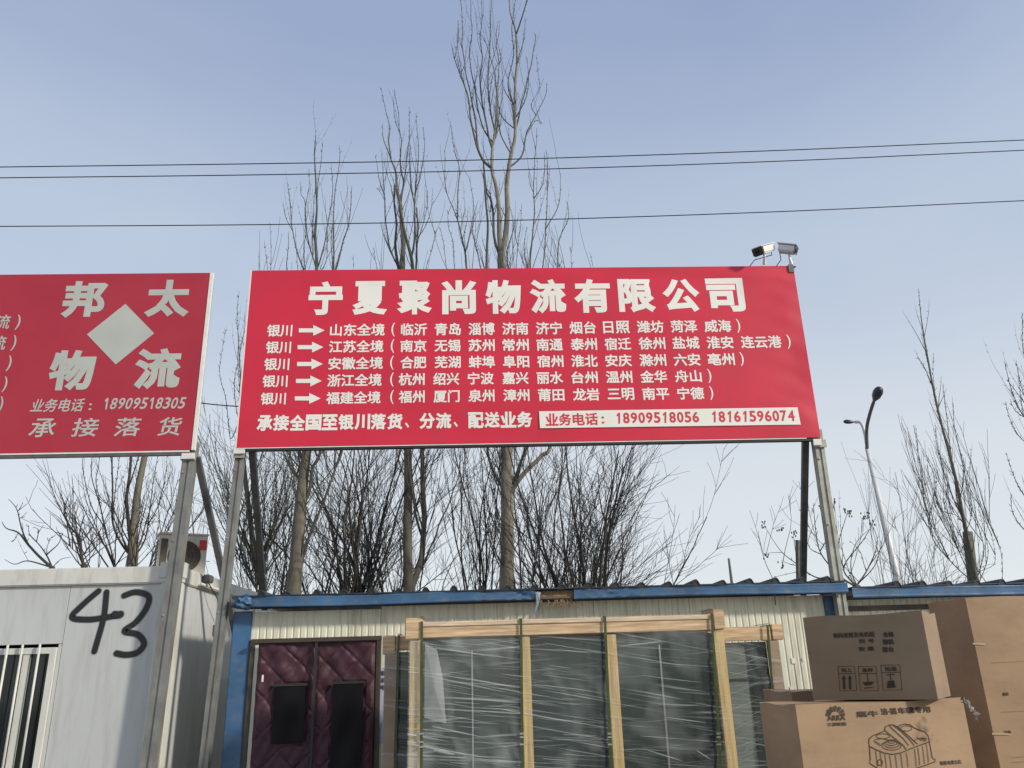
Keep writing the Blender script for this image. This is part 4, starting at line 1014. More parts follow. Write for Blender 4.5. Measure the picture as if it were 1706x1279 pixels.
# ------------------------------------------------------------ overhead cables
def cable(pts, Y, r_, label, ext=True):
    c = [P(x, y, Y) for x, y in pts]
    if ext: c = [c[0]+(c[0]-c[1])*1.2]+c+[c[-1]+(c[-1]-c[-2])*1.2]
    c2_ = catmull(c, 10)
    tag(MB().tube(c2_, r_, 6).build('overhead_cable', M['cable'], None, smooth=True), label, 'cable', 'overhead cables across the sky')
cable([(0, 278), (430, 272.5), (850, 265), (1280, 251), (1706, 233)], 14, .011, 'topmost of the three black cables crossing the sky')
cable([(0, 296), (430, 291), (850, 283), (1280, 269), (1706, 250)], 14.3, .011, 'middle one of the three black cables crossing the sky')
cable([(0, 377), (430, 374), (850, 367), (1280, 353), (1706, 334)], 13.5, .010, 'lowest of the three black cables crossing the sky')
c = [P(333, 671, 8.07), P(365, 674.5, 8.10), P(400, 677, 8.07)]
tag(MB().tube(catmull(c, 6), .006, 6).build('linking_cable', M['cable']), 'short thin cable strung between the two banner boards', 'cable')

# ------------------------------------------------------------ street lamp, far poles
YL = 28
lb = P(1500, 985, YL); lt = P(1444, 745, YL); lx = lt.x
lampo = empty('street_lamp', (lb.x, YL, 0), 'tall white double armed street lamp rising beyond the cabins', 'street lamp')
MB().tube([(lb.x+.1, YL, 0), (lb.x, YL, lb.z), (lt.x, YL, lt.z)], [.16, .13, .07], 10).build('pole', M['lamp'], lampo, smooth=True)
h1 = P(1456, 668, YL-1.6); a1 = [lt-Vector((0, 0, .1)), P(1444, 715, YL-.3), P(1449, 690, YL-.9), h1]
MB().tube(catmull(a1, 5), [.06]*15+[.045], 8).build('arm', M['steel_d'], lampo, smooth=True)
h2 = P(1424, 703, YL+.2); a2 = [lt-Vector((0, 0, .15)), P(1441, 722, YL), P(1434, 704, YL+.1), h2]
MB().tube(catmull(a2, 5), [.06]*15+[.045], 8).build('arm', M['lamp'], lampo, smooth=True)
def lamp_head(p, q, w_):
    mb = MB(); ax = q-p; pts = [p+ax*t for t in (0, .15, .4, .7, .9, 1)]
    mb.tube(pts, [w_*.25, w_*.5, w_*.9, w_, w_*.75, w_*.2], 12); mb.build('lamp_head', M['lamphead'], lampo, smooth=True)
lamp_head(h1, P(1466, 646, YL-2.3), .17); lamp_head(h2, P(1405, 702, YL+.2), .08)
a = P(1214, 930, 30); b = P(1221, 985, 30)
tag(MB().tube([(b.x, 30, 0), (b.x, 30, b.z), a], [.08, .06, .04], 6).build('distant_pole', M['post']), 'thin dark pole standing alone in the gap right of the dense bare shrub', 'pole')
a = P(1612, 886, 20); b = P(1623, 985, 20)
tag(MB().tube([(b.x+.1, 20, 0), (b.x, 20, b.z), a], [.15, .13, .12], 8).build('concrete_post', M['post']), 'blunt grey post in front of the poplar at the right', 'post')
a = P(1329, 900, 15); b = P(1331, 985, 15)
tag(MB().tube([(b.x, 15, 0), (b.x, 15, b.z), a], [.05, .045, .045], 8).build('short_post', M['post']), 'short dull post just left of the big board right hand leg', 'post')

# ------------------------------------------------------------ bare trees
class Tree:
    def __init__(s, Y, seed): s.Y = Y; s.r = random.Random(seed); s.big = MB(); s.sm = MB(); s.pts = []; s.real = []; s.fine = 1.4; s.thin = 1
    def nearest(s, x, y):
        if not s.pts: return s.Y
        return min(s.pts, key=lambda p: (p[0]-x)**2+(p[1]-y)**2)[2]
    def limb(s, pts, r0, r1, spread=.8, trunk=False, twigs=1.0, ground=False):
        """a limb traced through photo points; its depth starts on whatever it grows from and drifts"""
        y0 = s.nearest(*pts[0]) if s.pts else s.Y
        y1 = y0+s.r.uniform(-spread, spread) if not trunk else y0
        if s.real:
            x0_, y0_ = pts[0]
            k = min(s.real, key=lambda q: (q[0]-x0_)**2+(q[1]-y0_)**2)
            if math.dist(k[:2], pts[0]) < 14: pts = [k[:2]]+list(pts[1:]); start = [k[2]]
            else:
                low_ = [q for q in s.real if q[1] > y0_+1.1*abs(q[0]-x0_)+8] or [k]
                k = min(low_, key=lambda q: (q[0]-x0_)**2+(q[1]-y0_)**2)
                mid = (k[0]+(x0_-k[0])*.62, k[1]+(y0_-k[1])*.40); pts = [k[:2], mid]+list(pts); start = [k[2]]
            y0 = start[0].y; y1 = y0+s.r.uniform(-spread, spread)
        else: start = None
        n = len(pts); c = []; L = [0]
        for i in range(1, n): L.append(L[-1]+math.dist(pts[i], pts[i-1]))
        for i, (x, y) in enumerate(pts):
            yy = y0+(y1-y0)*(L[i]/max(L[-1], 1)); c.append(start[0] if (start and i == 0) else P(x, y, yy)); s.pts.append((x, y, yy))
            if i: s.pts.append(((x+pts[i-1][0])/2, (y+pts[i-1][1])/2, yy))
        if ground: c = [Vector((c[0].x, c[0].y, 0))]+c
        cc = catmull(c, 7); m = len(cc)
        f1, f2, f3, g1_, g2_ = (s.r.uniform(1.5, 3), s.r.uniform(4, 7), s.r.uniform(1.5, 4), s.r.uniform(0, 6), s.r.uniform(0, 6)); am = .0 if trunk else .022
        cc = [p+Vector((math.sin(p.z*f1+g1_)+.35*math.sin(p.z*f2+g2_), math.sin(p.z*f3+g2_), 0))*am*min(1, i/4) for i, p in enumerate(cc)]
        r1 = min(r1, r1*.6+.001) if r1 < .011 else r1
        if r0 < .05: r0 *= .85
        if not trunk: r0 *= s.thin
        rs = [r0+(r1-r0)*(i/(m-1))**.7 for i in range(m)]
        (s.big if r0 > .055 else s.sm).tube(cc, rs, 8 if r0 > .055 else 5)
        s.real += [(*proj(p), p.copy()) for p in cc]
        s.dress(cc, rs, twigs)
        return cc
    def dress(s, cc, rs, k):
        R = s.r
        for i in range(2, len(cc)-1):
            seg = cc[i]-cc[i-1]; Ls = seg.length
            if rs[i] > .07: continue
            n = int(Ls/.10*k+R.random())
            for _ in range(n):
                p = cc[i-1]+seg*R.random(); t = seg.normalized(); a = R.uniform(0, 6.28)
                side = Vector((math.cos(a), math.sin(a), R.uniform(-.2, .3))); d = (t*R.uniform(.5, 1.0)+side*R.uniform(.4, .8)).normalized()
                if R.random() < .085*s.fine and rs[i] > .008 and i < len(cc)*.86:          # a long side shoot sweeping upright
                    s.shoot(p, (d+Vector((0, 0, .9))).normalized(), R.uniform(.4, 1.6), min(rs[i]*.5, .011))
                else:                                             # spur or bud
                    l = R.uniform(.02, .09); s.sm.tube([p, p+d*l*.6, p+d*l+Vector((0, 0, .01))], [.007, .006, .004], 3, cap=False)
    def shoot(s, p, d, L, r_, twig=True):
        R = s.r; n = max(4, int(L/.16)); c = [p]; v = d.copy()
        for i in range(n):
            v = (v+Vector((R.gauss(0, .07), R.gauss(0, .07), .13))).normalized(); c.append(c[-1]+v*L/n)
        rs = [r_*(1-.75*i/n) for i in range(n+1)]; s.sm.tube(c, rs, 4, cap=False)
        if twig:
            for i in range(1, n):
                if R.random() < .7:
                    a = R.uniform(0, 6.28); q = Vector((math.cos(a), math.sin(a), .7)).normalized(); l = R.uniform(.02, .07)
                    s.sm.tube([c[i], c[i]+q*l], [.006, .004], 3, cap=False)
        return c
    def sprout(s, n, z0, z1, L0, L1, r_, spread, lean=0, lev=1, up=.06, wig=.07, kids=5, ang=.45, ratio=.5):
        R = s.r; c = [q[2] for q in s.real if z0 <= q[2].z <= z1]
        for _ in range(n):
            if not c: return
            k = R.randrange(len(c)); p = c[k]
            s.grow(p, Vector((R.uniform(-spread, spread)+lean, R.uniform(-spread, spread)*.8, R.uniform(.6, 1))), R.uniform(L0, L1), r_*R.uniform(.6, 1), lev, up, wig, kids, ang, ratio)
    def grow(s, p, d, L, r_, lev, up=.10, wig=.10, kids=5, ang=.55, ratio=.6):
        R = s.r; n = max(4, int(L/.22)); c = [p]; v = d.normalized()
        for i in range(n):
            v = (v+Vector((R.gauss(0, wig), R.gauss(0, wig), R.gauss(0, wig*.4)+up))).normalized(); c.append(c[-1]+v*L/n)
        r1 = max(.0035, r_*.22); rs = [r_+(r1-r_)*i/n for i in range(n+1)]
        (s.big if r_ > .055 else s.sm).tube(c, rs, 7 if r_ > .055 else (5 if r_ > .02 else 3), cap=False)
        if lev <= 0: return
        for k in range(kids):
            f = R.uniform(.22, .97); i = min(n-1, int(f*n)); t = (c[i+1]-c[i]).normalized()
            a = R.uniform(0, 6.28); q = t.orthogonal().normalized(); q.rotate(Matrix.Rotation(a, 3, t))
            d2 = t*math.cos(ang)+q*math.sin(ang)*R.uniform(.6, 1.3)
            s.grow(c[i].lerp(c[i+1], R.random()), d2, L*ratio*R.uniform(.5, 1.1)*(1-.35*f), max(.0045, rs[i]*.55), lev-1, up, wig*1.1, kids, ang, ratio)
    def done(s, base, label, bark='bark', twig='twig', name='bare_tree', group='bare trees behind the cabins'):
        root = empty(name, base, label, 'tree', group)
        if s.big.v: s.big.build('trunk', M[bark], root, smooth=True)
        s.sm.build('crown', M[twig], root, smooth=True)
        return root
def Z(pts): return [(400+x/2.78, y/2.78) for x, y in pts]           # points read off an enlargement of the upper trees
def ZL(pts): return [(x/4.062, 740+y/4.062) for x, y in pts]        # ... of the left trees
def ZR(pts): return [(1240+x/3.12, 600+y/3.12) for x, y in pts]     # ... of the right trees
def ZM(pts): return [(740+x/3.412, 720+y/3.412) for x, y in pts]    # ... below the big board, middle
def ZB(pts): return [(340+x/4.062, 730+y/4.062) for x, y in pts]    # ... below the big board, left

# main poplar
T = Tree(17.5, 1); T.fine = 1.7; yb = P(845, 985, 17.5)
T.limb([(844, 1000), (845, 930), (845, 850), (844, 790), (847, 700), (849, 600), (846, 520), (836, 450), (835, 421)], .185, .095, trunk=True, ground=True, twigs=0)
T.limb(Z([(1210, 1170), (1195, 1000), (1188, 860), (1170, 790), (1165, 700), (1178, 600), (1190, 480), (1195, 350), (1190, 170), (1196, 90)]), .070, .008)
T.limb(Z([(1210, 1170), (1235, 1030), (1241, 860), (1246, 760), (1268, 640), (1275, 480), (1280, 300), (1275, 160), (1255, 60), (1250, -20)]), .085, .014)
for pts, r0, r1 in [
    ([(1275, 160), (1305, 70), (1328, -20)], .03, .012),
    ([(1165, 780), (1120, 740), (1085, 620), (1050, 440), (1000, 290), (985, 210)], .05, .007),
    ([(1100, 700), (1080, 520), (1060, 400), (1030, 200), (1025, 60), (1012, -20)], .032, .009),
    ([(1140, 650), (1110, 560), (1085, 380), (1060, 250), (1072, 130), (1070, -20)], .030, .009),
    ([(1160, 680), (1130, 540), (1115, 400), (1120, 280), (1110, 180), (1125, 60), (1118, -20)], .035, .009),
    ([(1170, 600), (1150, 430), (1150, 250), (1160, 120), (1166, -20)], .032, .010),
    ([(1165, 690), (1195, 560), (1185, 400), (1165, 300), (1130, 180), (1100, 150)], .030, .006),
    ([(1265, 620), (1300, 480), (1340, 330), (1370, 190), (1366, 150)], .034, .006),
    ([(1250, 770), (1300, 720), (1330, 620), (1370, 530), (1412, 440), (1420, 380)], .036, .006),
    ([(1370, 530), (1350, 480), (1382, 400), (1376, 250)], .016, .005),
    ([(1246, 720), (1205, 620), (1195, 520), (1215, 440), (1222, 360)], .024, .005),
    ([(1255, 600), (1212, 540), (1190, 460), (1195, 380)], .022, .005),
    ([(1272, 560), (1320, 450), (1335, 340), (1330, 260)], .024, .005),
    ([(1280, 300), (1310, 200), (1318, 80)], .018, .005), ([(1262, 500), (1245, 400), (1262, 250), (1262, 120), (1275, -10)], .028, .010),
    ([(1250, 620), (1255, 480), (1245, 380)], .02, .006), ([(1172, 520), (1160, 420), (1180, 330), (1215, 270)], .016, .005),
    ([(1010, 260), (1012, 180), (1005, 90)], .012, .005), ([(1035, 380), (1010, 200), (1015, 130)], .014, .005),
    ([(1350, 620), (1365, 560), (1390, 575), (1372, 530)], .009, .004),
    ([(1200, 1200), (1178, 1080), (1160, 930), (1140, 880), (1130, 740)], .045, .020),
    ([(1145, 1350), (1143, 1100), (1138, 900), (1130, 800)], .05, .020),
    ([(1120, 780), (1135, 860), (1160, 900), (1165, 980)], .02, .012)]:
    T.limb(Z(pts), r0, r1)
# limbs that leave the trunk below and pass behind the board
for pts, r0, r1 in [
    ([(848, 836), (872, 790), (900, 760), (915, 735), (905, 600), (888, 500), (882, 440)], .06, .03),
    ([(846, 846), (856, 800), (867, 770), (878, 736), (900, 620), (930, 500), (925, 450)], .04, .02),
    ([(843, 835), (820, 780), (812, 740), (800, 600), (778, 470)], .045, .022)]:
    T.limb(pts, r0, r1)
for pts, r0, r1 in [
    ([(1045, 1320), (1045, 1170), (1010, 1040), (985, 970), (955, 860), (945, 690)], .034, .006),
    ([(1010, 1020), (1015, 800), (990, 700), (975, 560)], .022, .005), ([(1050, 1170), (1080, 1000), (1068, 810)], .020, .005),
    ([(1000, 1320), (990, 1130), (960, 1040), (958, 970)], .020, .005), ([(965, 1320), (940, 1130), (925, 1050)], .016, .005),
    ([(1110, 1320), (1090, 1150), (1075, 1040), (1105, 930)], .020, .005), ([(985, 980), (1020, 1010), (1040, 970)], .01, .004),
    ([(1340, 1320), (1345, 1150), (1360, 1000), (1365, 800), (1371, 590)], .034, .006),
    ([(1362, 880), (1342, 830), (1338, 780)], .012, .004), ([(1362, 920), (1398, 850), (1410, 700)], .018, .005),
    ([(1400, 1320), (1415, 1020), (1428, 850), (1414, 690)], .032, .006), ([(1420, 1080), (1470, 960), (1482, 800)], .020, .005),
    ([(1440, 1320), (1475, 1120), (1515, 1010), (1515, 930)], .022, .005), ([(1270, 1320), (1290, 1080), (1308, 940)], .022, .005),
    ([(1250, 1320), (1240, 1180), (1265, 1050), (1262, 1000)], .020, .005), ([(1310, 1300), (1320, 1150), (1330, 1050)], .018, .005),
    ([(1545, 1320), (1530, 1140)], .01, .005), ([(1640, 1320), (1625, 1165)], .01, .005), ([(1480, 1300), (1490, 1200)], .01, .005)]:
    T.limb(Z(pts), r0, r1)
T.sprout(14, 3.0, 6.0, 1.4, 2.8, .022, .5, .0, kids=5)
T.sprout(70, 8.5, 17.5, .8, 1.9, .0085, .45, 0, lev=0, up=.16, wig=.05)
T.sprout(26, 6.5, 10.5, 1.2, 2.6, .012, .55, 0, lev=1, up=.14, wig=.05, kids=3, ang=.35)
T.done((yb.x, 17.5, 0), 'tallest bare poplar with a pale trunk that forks above the big banner board', 'bark_pale', 'twig_g', 'poplar_tree')

# second poplar
T = Tree(18.5, 2); b = P(679, 985, 18.5)
T.limb([(680, 1000), (679, 900), (680, 800), (679, 740), (676, 600), (671, 470), (670, 440)], .14, .07, trunk=True, ground=True, twigs=.2)
T.limb([(684, 990), (700, 940), (705, 880), (704, 800), (705, 740), (702, 600), (690, 470)], .085, .04, .4)
T.limb([(703, 900), (690, 850), (683, 790), (680, 760)], .04, .02)
for pts, r0, r1 in [
    ([(750, 1250), (752, 1080), (745, 950), (722, 860), (716, 790), (700, 740), (670, 650), (658, 570)], .075, .006),
    ([(745, 950), (755, 850), (740, 780), (750, 660), (735, 580), (718, 410)], .040, .006),
    ([(702, 740), (685, 640), (686, 560), (668, 470), (656, 405)], .022, .005), ([(755, 870), (770, 760), (787, 660), (780, 490)], .024, .005),
    ([(730, 1300), (720, 1150), (720, 1000), (715, 860)], .05, .02), ([(720, 1260), (690, 1130), (670, 920), (650, 850), (635, 800), (625, 720)], .030, .005),
    ([(720, 1230), (680, 1120), (660, 1060), (656, 1025)], .018, .005), ([(665, 920), (642, 880), (630, 870)], .010, .004),
    ([(790, 1320), (795, 1190), (760, 1060), (735, 960)], .055, .03), ([(795, 1190), (810, 1100), (812, 960), (815, 880), (835, 800), (850, 700), (851, 585)], .040, .006),
    ([(812, 960), (790, 860), (790, 760), (780, 640)], .022, .006), ([(825, 1320), (825, 1080), (815, 960)], .035, .02), ([(815, 900), (822, 700), (815, 520)], .022, .005),
    ([(830, 1120), (870, 1020), (892, 870)], .018, .005), ([(840, 1160), (866, 930), (862, 850)], .014, .005), ([(850, 1300), (890, 1130), (905, 1060)], .016, .005),
    ([(660, 1320), (620, 1190), (614, 1140)], .014, .004), ([(530, 1320), (530, 1180)], .010, .004), ([(700, 740), (690, 660), (695, 580)], .012, .004), ([(735, 640), (718, 540), (716, 430)], .014, .004)]:
    T.limb(Z(pts), r0, r1)
T.sprout(16, 2.5, 6.5, 1.6, 3.2, .022, .5, .05, kids=5)
T.sprout(44, 8, 15, .7, 1.7, .0085, .4, 0, lev=0, up=.16, wig=.05)
T.sprout(16, 6.5, 10, 1.2, 2.4, .012, .5, 0, lev=1, up=.14, wig=.05, kids=3, ang=.35)
T.done((b.x, 18.5, 0), 'bare poplar with twin trunks between the forked poplar and the leaning grey one', 'bark', 'twig_g', 'poplar_tree')

# third poplar, greenish leaning trunk
T = Tree(18, 3); b = P(492, 990, 18)
T.limb([(488, 1000), (494, 930), (500, 850), (506, 790), (512, 740), (522, 600), (527, 460)], .20, .08, trunk=True, ground=True, twigs=0)
T.limb(ZB([(720, 330), (740, 200), (800, 60)])+[(560, 600), (556, 450)], .05, .03)
T.limb(ZB([(660, 180), (640, 80), (600, 0)])+[(484, 640), (480, 470)], .05, .022); T.limb(ZB([(700, 700), (760, 560), (830, 380), (890, 200), (930, 60)])+[(575, 640)], .05, .02)
T.limb(ZB([(640, 300), (580, 200), (530, 90), (510, 0)])+[(455, 600)], .03, .012)
for pts, r0, r1 in [
    ([(350, 1290), (352, 1000), (348, 760), (350, 625)], .050, .007), ([(355, 920), (370, 800), (381, 650)], .020, .005),
    ([(345, 1240), (312, 1080), (300, 940), (280, 900), (275, 840)], .024, .005), ([(300, 950), (318, 860), (314, 790)], .012, .004), ([(305, 1290), (300, 1100), (300, 960)], .018, .008),
    ([(270, 1300), (248, 1090), (230, 960), (225, 840)], .024, .005), ([(236, 1080), (210, 1010), (195, 935)], .014, .005), ([(220, 1300), (221, 1160), (220, 1070)], .018, .006), ([(268, 1300), (260, 1050)], .018, .005),
    ([(360, 1260), (400, 1110), (416, 960), (426, 850), (421, 760)], .026, .005), ([(425, 1300), (435, 1080), (440, 900), (456, 750), (456, 675)], .028, .006),
    ([(445, 1300), (480, 1120), (505, 1040), (510, 900), (515, 860)], .030, .006), ([(400, 1300), (418, 1120), (430, 1000)], .020, .006), ([(345, 1200), (340, 1000), (345, 820)], .018, .005),
    ([(385, 1290), (395, 1200), (405, 1050)], .018, .005), ([(140, 1330), (141, 1100), (135, 1025)], .014, .004), ([(115, 1330), (110, 1115)], .010, .004), ([(97, 1330), (90, 1165)], .010, .004)]:
    T.limb(Z(pts), r0, r1)
T.sprout(18, 2.5, 6.5, 1.6, 3.2, .024, .55, .0, kids=5)
T.sprout(40, 8, 12.5, .7, 1.6, .0085, .45, 0, lev=0, up=.16, wig=.05)
T.sprout(18, 6.5, 9.5, 1.0, 2.2, .012, .6, 0, lev=1, up=.14, wig=.05, kids=3, ang=.35)
T.done((b.x, 18, 0), 'bare poplar with a thick greenish leaning trunk under the left part of the big board', 'bark', 'twig_g', 'poplar_tree')

# fourth poplar beside the left leg of the big board
T = Tree(19, 4); b = P(440, 990, 19)
T.limb([(437, 1000), (425, 930), (415, 850), (405, 760), (400, 680)], .10, .04, trunk=True, ground=True, twigs=.5)
for pts, r0, r1 in [([(402, 700), (400, 612), (396, 560), (393, 530), (398, 485)], .022, .004), ([(400, 690), (383, 731), (377, 670), (369, 630), (369, 594), (377, 545)], .016, .004),
                    ([(402, 640), (406, 600), (405, 560)], .012, .004), ([(400, 700), (392, 640), (404, 560), (407, 520)], .014, .004),
                    ([(430, 950), (400, 880), (375, 820), (362, 760), (356, 700)], .028, .005), ([(405, 870), (380, 850), (366, 800), (352, 745)], .016, .005),
                    ([(385, 850), (352, 800), (352, 770)], .010, .004), ([(420, 960), (380, 910), (350, 850), (345, 800)], .02, .005),
                    ([(432, 960), (440, 850), (425, 740)], .03, .01), ([(437, 960), (460, 860), (455, 740)], .03, .01), ([(436, 990), (400, 930), (378, 860), (380, 800), (376, 760)], .02, .005)]:
    T.limb(pts, r0, r1, twigs=1.3)
T.sprout(34, 1.5, 5.0, 1.6, 3.6, .026, .55, -.1, kids=6)
T.done((b.x, 19, 0), 'slim bare poplar rising behind the left leg of the big board', 'bark', 'twig_g', 'poplar_tree')

# poplar under the left board
T = Tree(17, 5); b = P(219, 945, 17)
T.limb(ZL([(888, 860), (895, 700), (915, 480), (935, 300), (985, 50), (1020, -150)]), .13, .05, trunk=True, ground=True, twigs=.5)
for pts, r0, r1 in [([(885, 720), (870, 500), (868, 300), (880, 50), (885, -100)], .05, .02), ([(870, 300), (900, 180), (945, 50)], .025, .01), ([(865, 760), (790, 600), (755, 400), (750, 50), (745, -80)], .035, .012),
                    ([(775, 520), (782, 300), (803, 50)], .016, .006), ([(760, 790), (700, 560), (625, 430), (580, 260), (565, 120), (585, 50)], .026, .006), ([(720, 640), (680, 450), (622, 230), (632, 50)], .024, .008),
                    ([(670, 420), (640, 260), (665, 150), (680, 50)], .014, .006), ([(900, 800), (980, 640), (1010, 480), (1040, 300), (1062, 50)], .028, .006), ([(1010, 560), (1070, 430), (1105, 270), (1125, 50)], .018, .005),
                    ([(1075, 420), (1110, 300), (1148, 180)], .012, .004), ([(1000, 820), (1070, 600), (1090, 450)], .016, .005), ([(890, 820), (1130, 600), (1190, 300)], .014, .004), ([(820, 820), (700, 650), (690, 560)], .02, .005),
                    ([(870, 780), (830, 600), (850, 400), (842, 250)], .02, .005), ([(900, 640), (960, 480), (975, 350)], .016, .004), ([(560, 780), (640, 700), (610, 560), (600, 400)], .014, .004)]:
    T.limb(ZL(pts), r0, r1, twigs=1.3)
T.sprout(22, 1.6, 4.6, 1.2, 2.8, .022, .8, 0, kids=6)
T.done((b.x, 17, 0), 'bare poplar seen under the left board, its trunk leaning slightly right', 'bark', 'twig', 'poplar_tree')

# crooked small trees at the far left
T = Tree(13.5, 6); b = P(85, 945, 13.5)
T.limb([(95, 990), (92, 965), (86, 945)], .06, .045, trunk=True, ground=True, twigs=0)
for pts, r0, r1 in [([(340, 835), (200, 690), (120, 600), (40, 570), (8, 525)], .032, .006), ([(195, 685), (152, 560), (122, 440), (65, 372)], .020, .005), ([(122, 445), (190, 400)], .010, .004), ([(124, 450), (152, 395)], .010, .004),
                    ([(135, 500), (178, 460)], .008, .004), ([(130, 640), (135, 530)], .009, .004), ([(380, 835), (280, 710), (190, 610)], .022, .006), ([(310, 750), (400, 680), (432, 600)], .016, .004), ([(240, 660), (250, 580), (210, 560)], .010, .004),
                    ([(235, 665), (205, 600), (200, 545)], .010, .004), ([(245, 600), (300, 545)], .008, .004), ([(340, 835), (200, 790), (110, 812), (42, 780)], .018, .004), ([(320, 740), (330, 680), (355, 620)], .009, .004), ([(120, 600), (90, 650), (70, 660)], .008, .004),
                    ([(380, 830), (420, 780), (490, 765)], .010, .004)]:
    T.limb(ZL(pts), r0, r1, .5, twigs=.25)
T.done((P(95, 990, 13.5).x, 13.5, 0), 'low crooked bare tree leaning left at the left edge of the photo', 'twig', 'twig', 'bare_tree')
T = Tree(14, 7)
T.limb([(142, 1000), (141, 965), (140, 940)], .07, .05, trunk=True, ground=True, twigs=0)
for pts, r0, r1 in [([(570, 835), (545, 640), (480, 570), (430, 470), (432, 400), (398, 335)], .034, .005), ([(545, 620), (542, 540), (582, 445)], .018, .005), ([(545, 700), (470, 640), (380, 590)], .014, .004), ([(430, 480), (458, 380)], .009, .004),
                    ([(520, 600), (500, 520), (490, 460)], .010, .004), ([(550, 660), (620, 560), (640, 480)], .016, .004), ([(560, 760), (480, 700), (465, 650)], .012, .004), ([(540, 560), (560, 480), (535, 400)], .010, .004), ([(575, 800), (650, 690), (655, 560)], .014, .004), ([(480, 570), (430, 550), (408, 480)], .01, .004),
                    ([(565, 740), (610, 640), (600, 540)], .012, .004), ([(555, 720), (500, 660), (455, 720)], .009, .004)]:
    T.limb(ZL(pts), r0, r1, .5, twigs=.5)
T.sprout(12, 1.5, 4.2, .7, 1.4, .013, 1.0, .1, up=.03, wig=.12, ang=.7)
T.done((P(142, 1000, 14).x, 14, 0), 'small twisted bare tree between the left edge tree and the poplar under the left board', 'twig', 'twig', 'bare_tree')

# shrubby multi stemmed trees behind the blue cabin
def clump(Y, seed, base_px, stems, H, spread, label, twig='twig', kids=6, lev=2, r0=.045, up=.03, wig=.08, lean=(0, 0), ang=.5, ratio=.5):
    T = Tree(Y, seed); R = T.r; b = P(base_px, 985, Y)
    T.big.tube([(b.x, Y, 0), (b.x+.02, Y, .5), (b.x, Y, 1.0)], [.16, .13, .10], 8)
    for k in range(stems):
        a = R.uniform(0, 6.28); s_ = R.uniform(0, 1)**.7*spread
        d = Vector((math.cos(a)*s_+lean[0], math.sin(a)*s_*.6, 1)); h = H*R.uniform(.7, 1.0)
        T.grow(Vector((b.x+R.uniform(-.15, .15), Y+R.uniform(-.15, .15), .6)), d, h, R.uniform(.35, .8)*r0, lev, up, wig, kids+2, ang, ratio)
    return T.done((b.x, Y, 0), label, 'bark', twig, 'bare_shrub_tree', 'bushy bare trees behind the cabins')
clump(15.5, 21, 975, 22, 6.3, .27, 'broad bushy bare tree with many fanning stems right of the pale trunk', 'twig', 6, 2, .06, .004, .07, ang=.55)
clump(19.3, 22, 612, 12, 8.4, .20, 'dense dark thicket tree between the two left poplar trunks', 'twig', 6, 2, .075, .0, .07)
clump(19.6, 23, 560, 8, 8.2, .22, 'thicket tree leaning right of the thick greenish trunk', 'twig', 6, 2, .085, .0, .08, lean=(.08, 0))
clump(20, 24, 650, 7, 7.6, .2, 'thin stemmed thicket tree just left of the twin trunks', 'twig', 5, 2, .055, .0, .07)
clump(20, 25, 452, 10, 8.0, .15, 'upright dense bare tree right of the board left leg', 'twig_g', 5, 2, .055, .01, .05, ang=.34)
clump(18.2, 26, 800, 8, 8.2, .09, 'narrow bare tree of straight stems left of the pale trunk', 'twig', 4, 2, .055, .01, .04, ang=.3)
clump(18.4, 27, 872, 7, 7.4, .13, 'narrow bare tree of straight stems close right of the pale trunk', 'twig', 4, 2, .05, .01, .05, ang=.34)
clump(18, 28, 905, 7, 5.6, .30, 'low tangled bare shrub between the pale trunk and the broad bushy tree', 'twig', 6, 2, .035, .0, .12)
clump(16.6, 29, 978, 12, 4.7, .16, 'reddish brown sucker growth in the heart of the broad bushy tree', 'twig_r', 4, 1, .028, .0, .06)
clump(19, 30, 730, 4, 5.6, .16, 'sparse bare shrub right of the twin trunks', 'twig', 4, 2, .03, .01, .08, ang=.4)
clump(20.5, 33, 400, 6, 7.0, .2, 'thin bare bush in the gap between the two boards legs', 'twig_g', 5, 2, .04, .01, .07, ang=.4)
clump(19, 34, 525, 6, 7.2, .2, 'bare thicket just right of the thick greenish trunk, lower than its neighbours', 'twig', 5, 2, .045, .0, .08)

# right hand trees
T = Tree(19, 8); T.thin = .6; b = P(1630, 985, 19)
T.limb(ZR([(1225, 1230), (1215, 1170), (1150, 880), (1095, 600), (1000, 230), (945, -60)])+[(1535, 530), (1530, 480)], .085, .006, trunk=True, ground=True, twigs=1.2)
for pts, r0, r1 in [([(1200, 1120), (1140, 850), (1085, 560), (1050, 300), (1038, 120)], .045, .006), ([(1180, 1160), (1050, 1020), (960, 880), (920, 600), (893, 340)], .03, .005), ([(960, 860), (990, 640), (920, 470)], .018, .004), ([(1060, 1040), (1000, 900), (930, 720), (918, 560)], .02, .005),
                    ([(1190, 1150), (1120, 1000), (1045, 800), (1030, 600)], .028, .005), ([(1215, 1150), (1250, 1000), (1210, 850), (1160, 620)], .028, .005), ([(1240, 1150), (1265, 1000), (1215, 740)], .02, .004), ([(1230, 1160), (1340, 1160), (1335, 1000), (1270, 820)], .018, .004),
                    ([(1130, 720), (1135, 600), (1100, 350), (1085, 220)], .026, .005), ([(1090, 580), (1010, 480), (990, 330)], .014, .004), ([(1140, 850), (1075, 760), (1060, 650)], .016, .004), ([(1050, 480), (1020, 300), (960, 100), (900, -20)], .02, .005),
                    ([(1100, 800), (1010, 760), (1000, 600)], .014, .004), ([(1200, 1100), (1300, 1050), (1290, 900)], .015, .004), ([(1000, 300), (975, 100), (985, -40)], .014, .004), ([(1150, 900), (1180, 780), (1170, 640)], .018, .004)]:
    T.limb(ZR(pts), r0, r1, twigs=1.6)
T.sprout(34, 1.6, 5.4, 1.3, 2.7, .013, .30, -.18, up=.10, wig=.04, kids=6, ang=.26)
